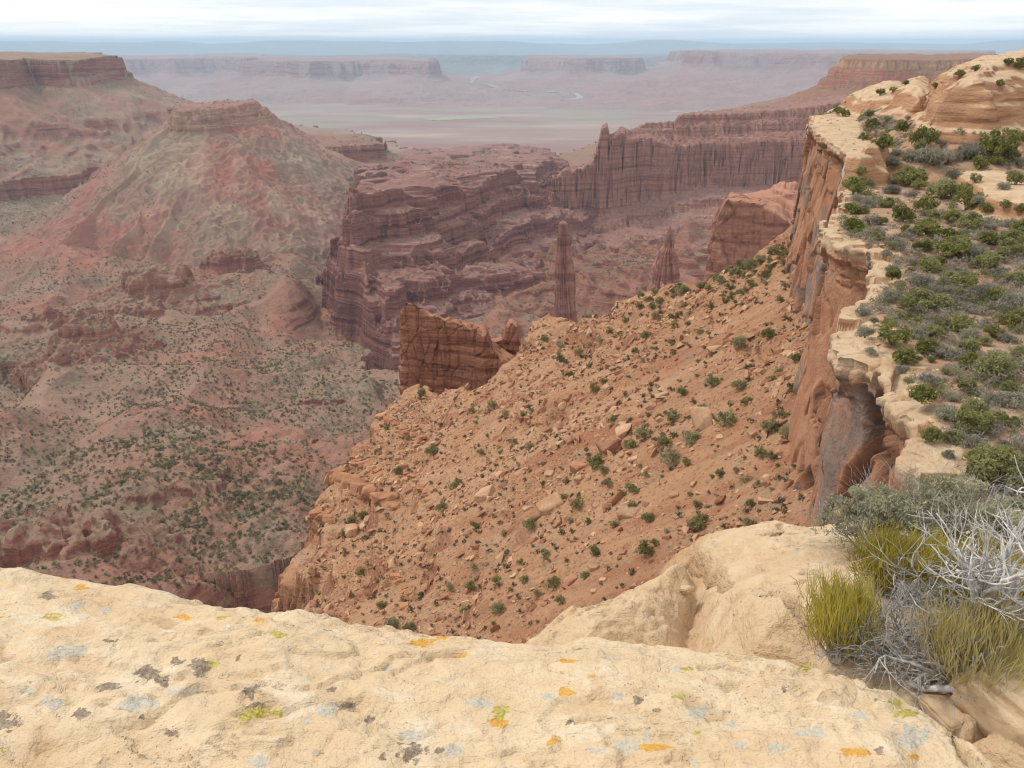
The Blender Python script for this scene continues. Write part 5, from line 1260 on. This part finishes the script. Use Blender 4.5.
def build_ledge_rocks(f):
    n = NT('loose_sandstone', .9)
    lo = n.noise(4, 5, .6); hi = n.noise(40, 5, .7)
    c = n.mix(n.ss(lo, .35, .65), (.52, .35, .21, 1), (.64, .48, .31, 1)); c = n.mix(n.math('MULTIPLY', n.ss(hi, .5, .7), .4), c, (.36, .21, .12, 1))
    m = n.done(c, n.bump(hi, .008, .7))
    def slab(px, py, z, dims, rz, tilt, label, seed, name='sandstone_block'):
        rs = np.random.RandomState(seed); bm = bmesh.new()
        bmesh.ops.create_cube(bm, size=1)
        for v in bm.verts: v.co = Vector((v.co.x * dims[0] * rs.uniform(.8, 1.1), v.co.y * dims[1] * rs.uniform(.8, 1.1), v.co.z * dims[2]))
        bmesh.ops.bevel(bm, geom=bm.edges[:], offset=min(dims) * .16, segments=2, affect='EDGES')
        bmesh.ops.subdivide_edges(bm, edges=bm.edges[:], cuts=4, use_grid_fill=True)
        bm.normal_update()
        co = np.array([v.co[:] for v in bm.verts]); no = np.array([v.normal[:] for v in bm.verts])
        d = fbm(co[:, 0] / .08 + seed, (co[:, 1] + co[:, 2]) / .08, 4, seed) * .012
        for v, q, w in zip(bm.verts, no, d): v.co += Vector(q) * float(w)
        me = bpy.data.meshes.new(name); bm.to_mesh(me); bm.free(); me.materials.append(m)
        for p in me.polygons: p.use_smooth = True
        p = f.hit(px, py, .5, 12, 1500)
        o = link(name, me, loc=(p[0], p[1], p[2] + z)); o.rotation_euler = (tilt[0], tilt[1], rz); props(o, label, 'rock')
    slab(1012, 703, .01, (.22, .26, .16), .5, (.25, -.15, 0), 'squarish tan block beside the dark gap at the lower right corner', 3)
    slab(945, 714, .005, (.11, .12, .04), .3, (.1, .05, 0), 'flat grey-tan stone lying under the twisted root', 5, 'flat_stone')
    slab(935, 598, .02, (.10, .09, .10), 1.0, (.1, .2, 0), 'rounded orange stone peeping through the dead twigs', 6, 'small_stone')
    slab(930, 672, .0, (.10, .08, .07), .2, (.0, .1, 0), 'reddish stone in the shade of the dead twigs', 8, 'small_stone')
    slab(683, 590, .0, (.065, .09, .022), .7, (-.5, .1, 0), 'loose oval flake on the face of the rounded nose of rock', 9, 'rock_flake')
    slab(1000, 690, -.02, (.12, .09, .10), 1.2, (.3, .1, 0), 'small rust wedge of rock by the dark gap at lower right', 11, 'rock_wedge')
def build_outcrops(f):
    """broken rock bands that stick out of the boulder slope"""
    m = rock_mat('band_rock', (.36, .165, .085), (.46, .235, .125), (.19, .08, .05), 1.0)
    rs = np.random.RandomState(44)
    for pts, size, lab in ((((326, 474), (350, 482), (374, 494), (396, 506)), 17, 'longest orange rock band, slanting inward from the left edge of the slope'),
                           (((342, 457), (358, 463), (376, 470)), 11, 'short rock band just above the longest one at the left edge of the slope'),
                           (((302, 522), (316, 516), (330, 520)), 11, 'crumbling ledge at the left edge, below the longest rock band'),
                           (((380, 416), (396, 425), (412, 436), (424, 444)), 9, 'thin rock band below the foot of the blocky tower'),
                           (((402, 470), (418, 482), (428, 498)), 8, 'dark reddish rib in the upper left part of the slope'),
                           (((505, 408), (520, 418), (540, 425)), 8, 'low rib of rust rock in the upper middle of the slope'),
                           (((395, 575), (408, 590), (404, 606)), 8, 'broken rib near the bottom left of the slope'),
                           (((560, 322), (590, 312), (620, 300)), 7, 'rock band along the crest of the slope, right of the slim spire')):
        n = 4 * len(pts) + 3
        for k in range(n):
            t = k / (n - 1) * (len(pts) - 1); i = min(int(t), len(pts) - 2); w = t - i
            a = pts[i][0] * (1 - w) + pts[i + 1][0] * w + rs.normal(0, 1.2); b = pts[i][1] * (1 - w) + pts[i + 1][1] * w + rs.normal(0, 1.0)
            p = f.hit(a, b, 20, 330); s = size * rs.uniform(.6, 1.15) * (p[1] * CT - p[2] * ST) / FOC
            if k == 0: p0 = p; root = empty('rock_outcrop', p0); props(root, lab, 'rock band', 'rock bands on the orange slope')
            co, fc = hull_rock(600 + rs.randint(0, 60), rs.uniform(.5, .9), 16)
            M = np.array(Euler((rs.normal(0, .12), rs.normal(0, .12), rs.uniform(-.5, .5) + .3)).to_matrix())
            co = (co * np.array([1.25, 1.0, .95])) @ M.T * s + np.array(p) + np.array([0, 0, s * rs.uniform(-.05, .16)])
            link('block', mesh_np('block', co - np.array(p0), fc, m, smooth=False), root)
# ================================================================== camera, light, air
def build_light():
    sc = bpy.context.scene
    cam = bpy.data.cameras.new('camera'); co = bpy.data.objects.new('camera', cam); C.objects.link(co); sc.camera = co
    cam.sensor_width = 36; cam.lens = 36 * FOC / 1024; cam.clip_start = .05; cam.clip_end = 120000
    co.rotation_euler = (math.pi / 2 - PITCH, 0, 0)
    w = bpy.data.worlds.new('World'); sc.world = w; w.use_nodes = True
    t = w.node_tree; t.nodes.clear()
    N = t.nodes.new
    out = N('ShaderNodeOutputWorld'); bg = N('ShaderNodeBackground'); t.links.new(bg.outputs[0], out.inputs[0])
    bg.inputs[1].default_value = .1
    elev, az = math.radians(52), math.radians(SUN_AZ)
    sky = N('ShaderNodeTexSky'); sky.sky_type = 'NISHITA'; sky.sun_disc = False; sky.sun_elevation = elev; sky.sun_rotation = az
    # overcast: cloud decks that stretch out towards the horizon
    tc = N('ShaderNodeTexCoord'); sep = N('ShaderNodeSeparateXYZ'); t.links.new(tc.outputs['Generated'], sep.inputs[0])
    den = N('ShaderNodeMath'); den.operation = 'MAXIMUM'; t.links.new(sep.outputs[2], den.inputs[0]); den.inputs[1].default_value = .0
    den2 = N('ShaderNodeMath'); den2.operation = 'ADD'; t.links.new(den.outputs[0], den2.inputs[0]); den2.inputs[1].default_value = .035
    div = N('ShaderNodeVectorMath'); div.operation = 'DIVIDE'; t.links.new(tc.outputs['Generated'], div.inputs[0])
    cmb = N('ShaderNodeCombineXYZ'); t.links.new(den2.outputs[0], cmb.inputs[0]); t.links.new(den2.outputs[0], cmb.inputs[1]); cmb.inputs[2].default_value = 1
    t.links.new(cmb.outputs[0], div.inputs[1])
    sc_ = N('ShaderNodeVectorMath'); sc_.operation = 'MULTIPLY'; t.links.new(div.outputs[0], sc_.inputs[0]); sc_.inputs[1].default_value = (.17, .17, 0)
    def noise(scale, det, rough):
        q = N('ShaderNodeTexNoise'); q.inputs['Scale'].default_value = scale; q.inputs['Detail'].default_value = det; q.inputs['Roughness'].default_value = rough
        t.links.new(sc_.outputs[0], q.inputs['Vector']); return q.outputs[0]
    rp = N('ShaderNodeValToRGB'); e = rp.color_ramp.elements
    rp.color_ramp.interpolation = 'EASE'
    e[0].position = .38; e[0].color = (.70, .755, .82, 1); e[1].position = .62; e[1].color = (.98, .98, .96, 1)
    t.links.new(noise(1.0, 6, .6), rp.inputs[0])
    mul = N('ShaderNodeVectorMath'); mul.operation = 'SCALE'; t.links.new(rp.outputs[0], mul.inputs[0]); mul.inputs[3].default_value = CLOUD
    mx = N('ShaderNodeMix'); mx.data_type = 'RGBA'; mx.inputs[0].default_value = .9
    t.links.new(sky.outputs[0], mx.inputs[6]); t.links.new(mul.outputs[0], mx.inputs[7])
    # below the horizon the sky gives no light
    low = N('ShaderNodeMath'); low.operation = 'GREATER_THAN'; t.links.new(sep.outputs[2], low.inputs[0]); low.inputs[1].default_value = -.03
    dim = N('ShaderNodeVectorMath'); dim.operation = 'SCALE'; t.links.new(mx.outputs[2], dim.inputs[0]); t.links.new(low.outputs[0], dim.inputs[3])
    t.links.new(dim.outputs[0], bg.inputs[0])
    L = bpy.data.lights.new('sun', 'SUN'); L.energy = 1.5; L.angle = math.radians(10); L.color = (1, .95, .87)
    lo = bpy.data.objects.new('sun', L); C.objects.link(lo)
    d = Vector((math.sin(az) * math.cos(elev), math.cos(az) * math.cos(elev), math.sin(elev)))
    lo.rotation_euler = d.to_track_quat('Z', 'Y').to_euler()
    sc.view_settings.view_transform = 'Standard'; sc.view_settings.look = 'None'; sc.view_settings.gamma = 1
    sc.view_settings.exposure = EXPO
    sc.cycles.max_bounces = 5; sc.cycles.diffuse_bounces = 2; sc.cycles.transparent_max_bounces = 8; sc.cycles.volume_bounces = 1
    sc.cycles.use_denoising = True; sc.cycles.denoiser = 'OPENIMAGEDENOISE'; sc.cycles.denoising_prefilter = 'ACCURATE'; sc.cycles.denoising_input_passes = 'RGB_ALBEDO_NORMAL'; sc.cycles.pixel_filter_type = 'BLACKMAN_HARRIS'; sc.cycles.filter_width = 1.15
def build_haze():
    x0, x1, y0, y1, z0, z1 = -62000, 62000, -3000, 52000, -620, 125
    v = np.array([(x0, y0, z0), (x1, y0, z0), (x1, y1, z0), (x0, y1, z0), (x0, y0, z1), (x1, y0, z1), (x1, y1, z1), (x0, y1, z1)], F32)
    f = np.array([(0, 3, 2, 1), (4, 5, 6, 7), (0, 1, 5, 4), (1, 2, 6, 5), (2, 3, 7, 6), (3, 0, 4, 7)])
    m = bpy.data.materials.new('air'); m.use_nodes = True; t = m.node_tree; t.nodes.clear()
    o = t.nodes.new('ShaderNodeOutputMaterial'); p = t.nodes.new('ShaderNodeVolumePrincipled')
    p.inputs['Color'].default_value = HAZE_COL; p.inputs['Density'].default_value = HAZE; p.inputs['Anisotropy'].default_value = 0.0
    t.links.new(p.outputs[0], o.inputs['Volume'])
    ob = link('haze', mesh_np('haze', v, f, m, smooth=False)); props(ob, 'pale blue haze filling the canyon and the wide valley', 'haze', kind='stuff')
SUN_AZ, CLOUD, EXPO, HAZE, HAZE_COL = -60, 9.1, 0.50, .000062, (.60, .81, 1.0, 1)
import time as _t
_t0=_t.time()
def _tick(s): print('%s %.1f' % (s, _t.time()-_t0))
T = build_canyon(); _tick('canyon')
build_scrub(T); _tick('scrub')
TAL = build_talus(); _tick('talus')
build_slope_plants(TAL); _tick('slope plants')
build_boulders(TAL); build_outcrops(TAL); _tick('boulders')
build_towers(); _tick('towers')
build_rim(); _tick('rim')
BEN = build_bench_plants(); build_bench_rocks(BEN); build_bench_litter(BEN); _tick('bench')
LED = build_ledge(); _tick('ledge')
build_ledge_plants(LED); build_ledge_rocks(LED); _tick('ledge plants')
build_light(); build_haze()
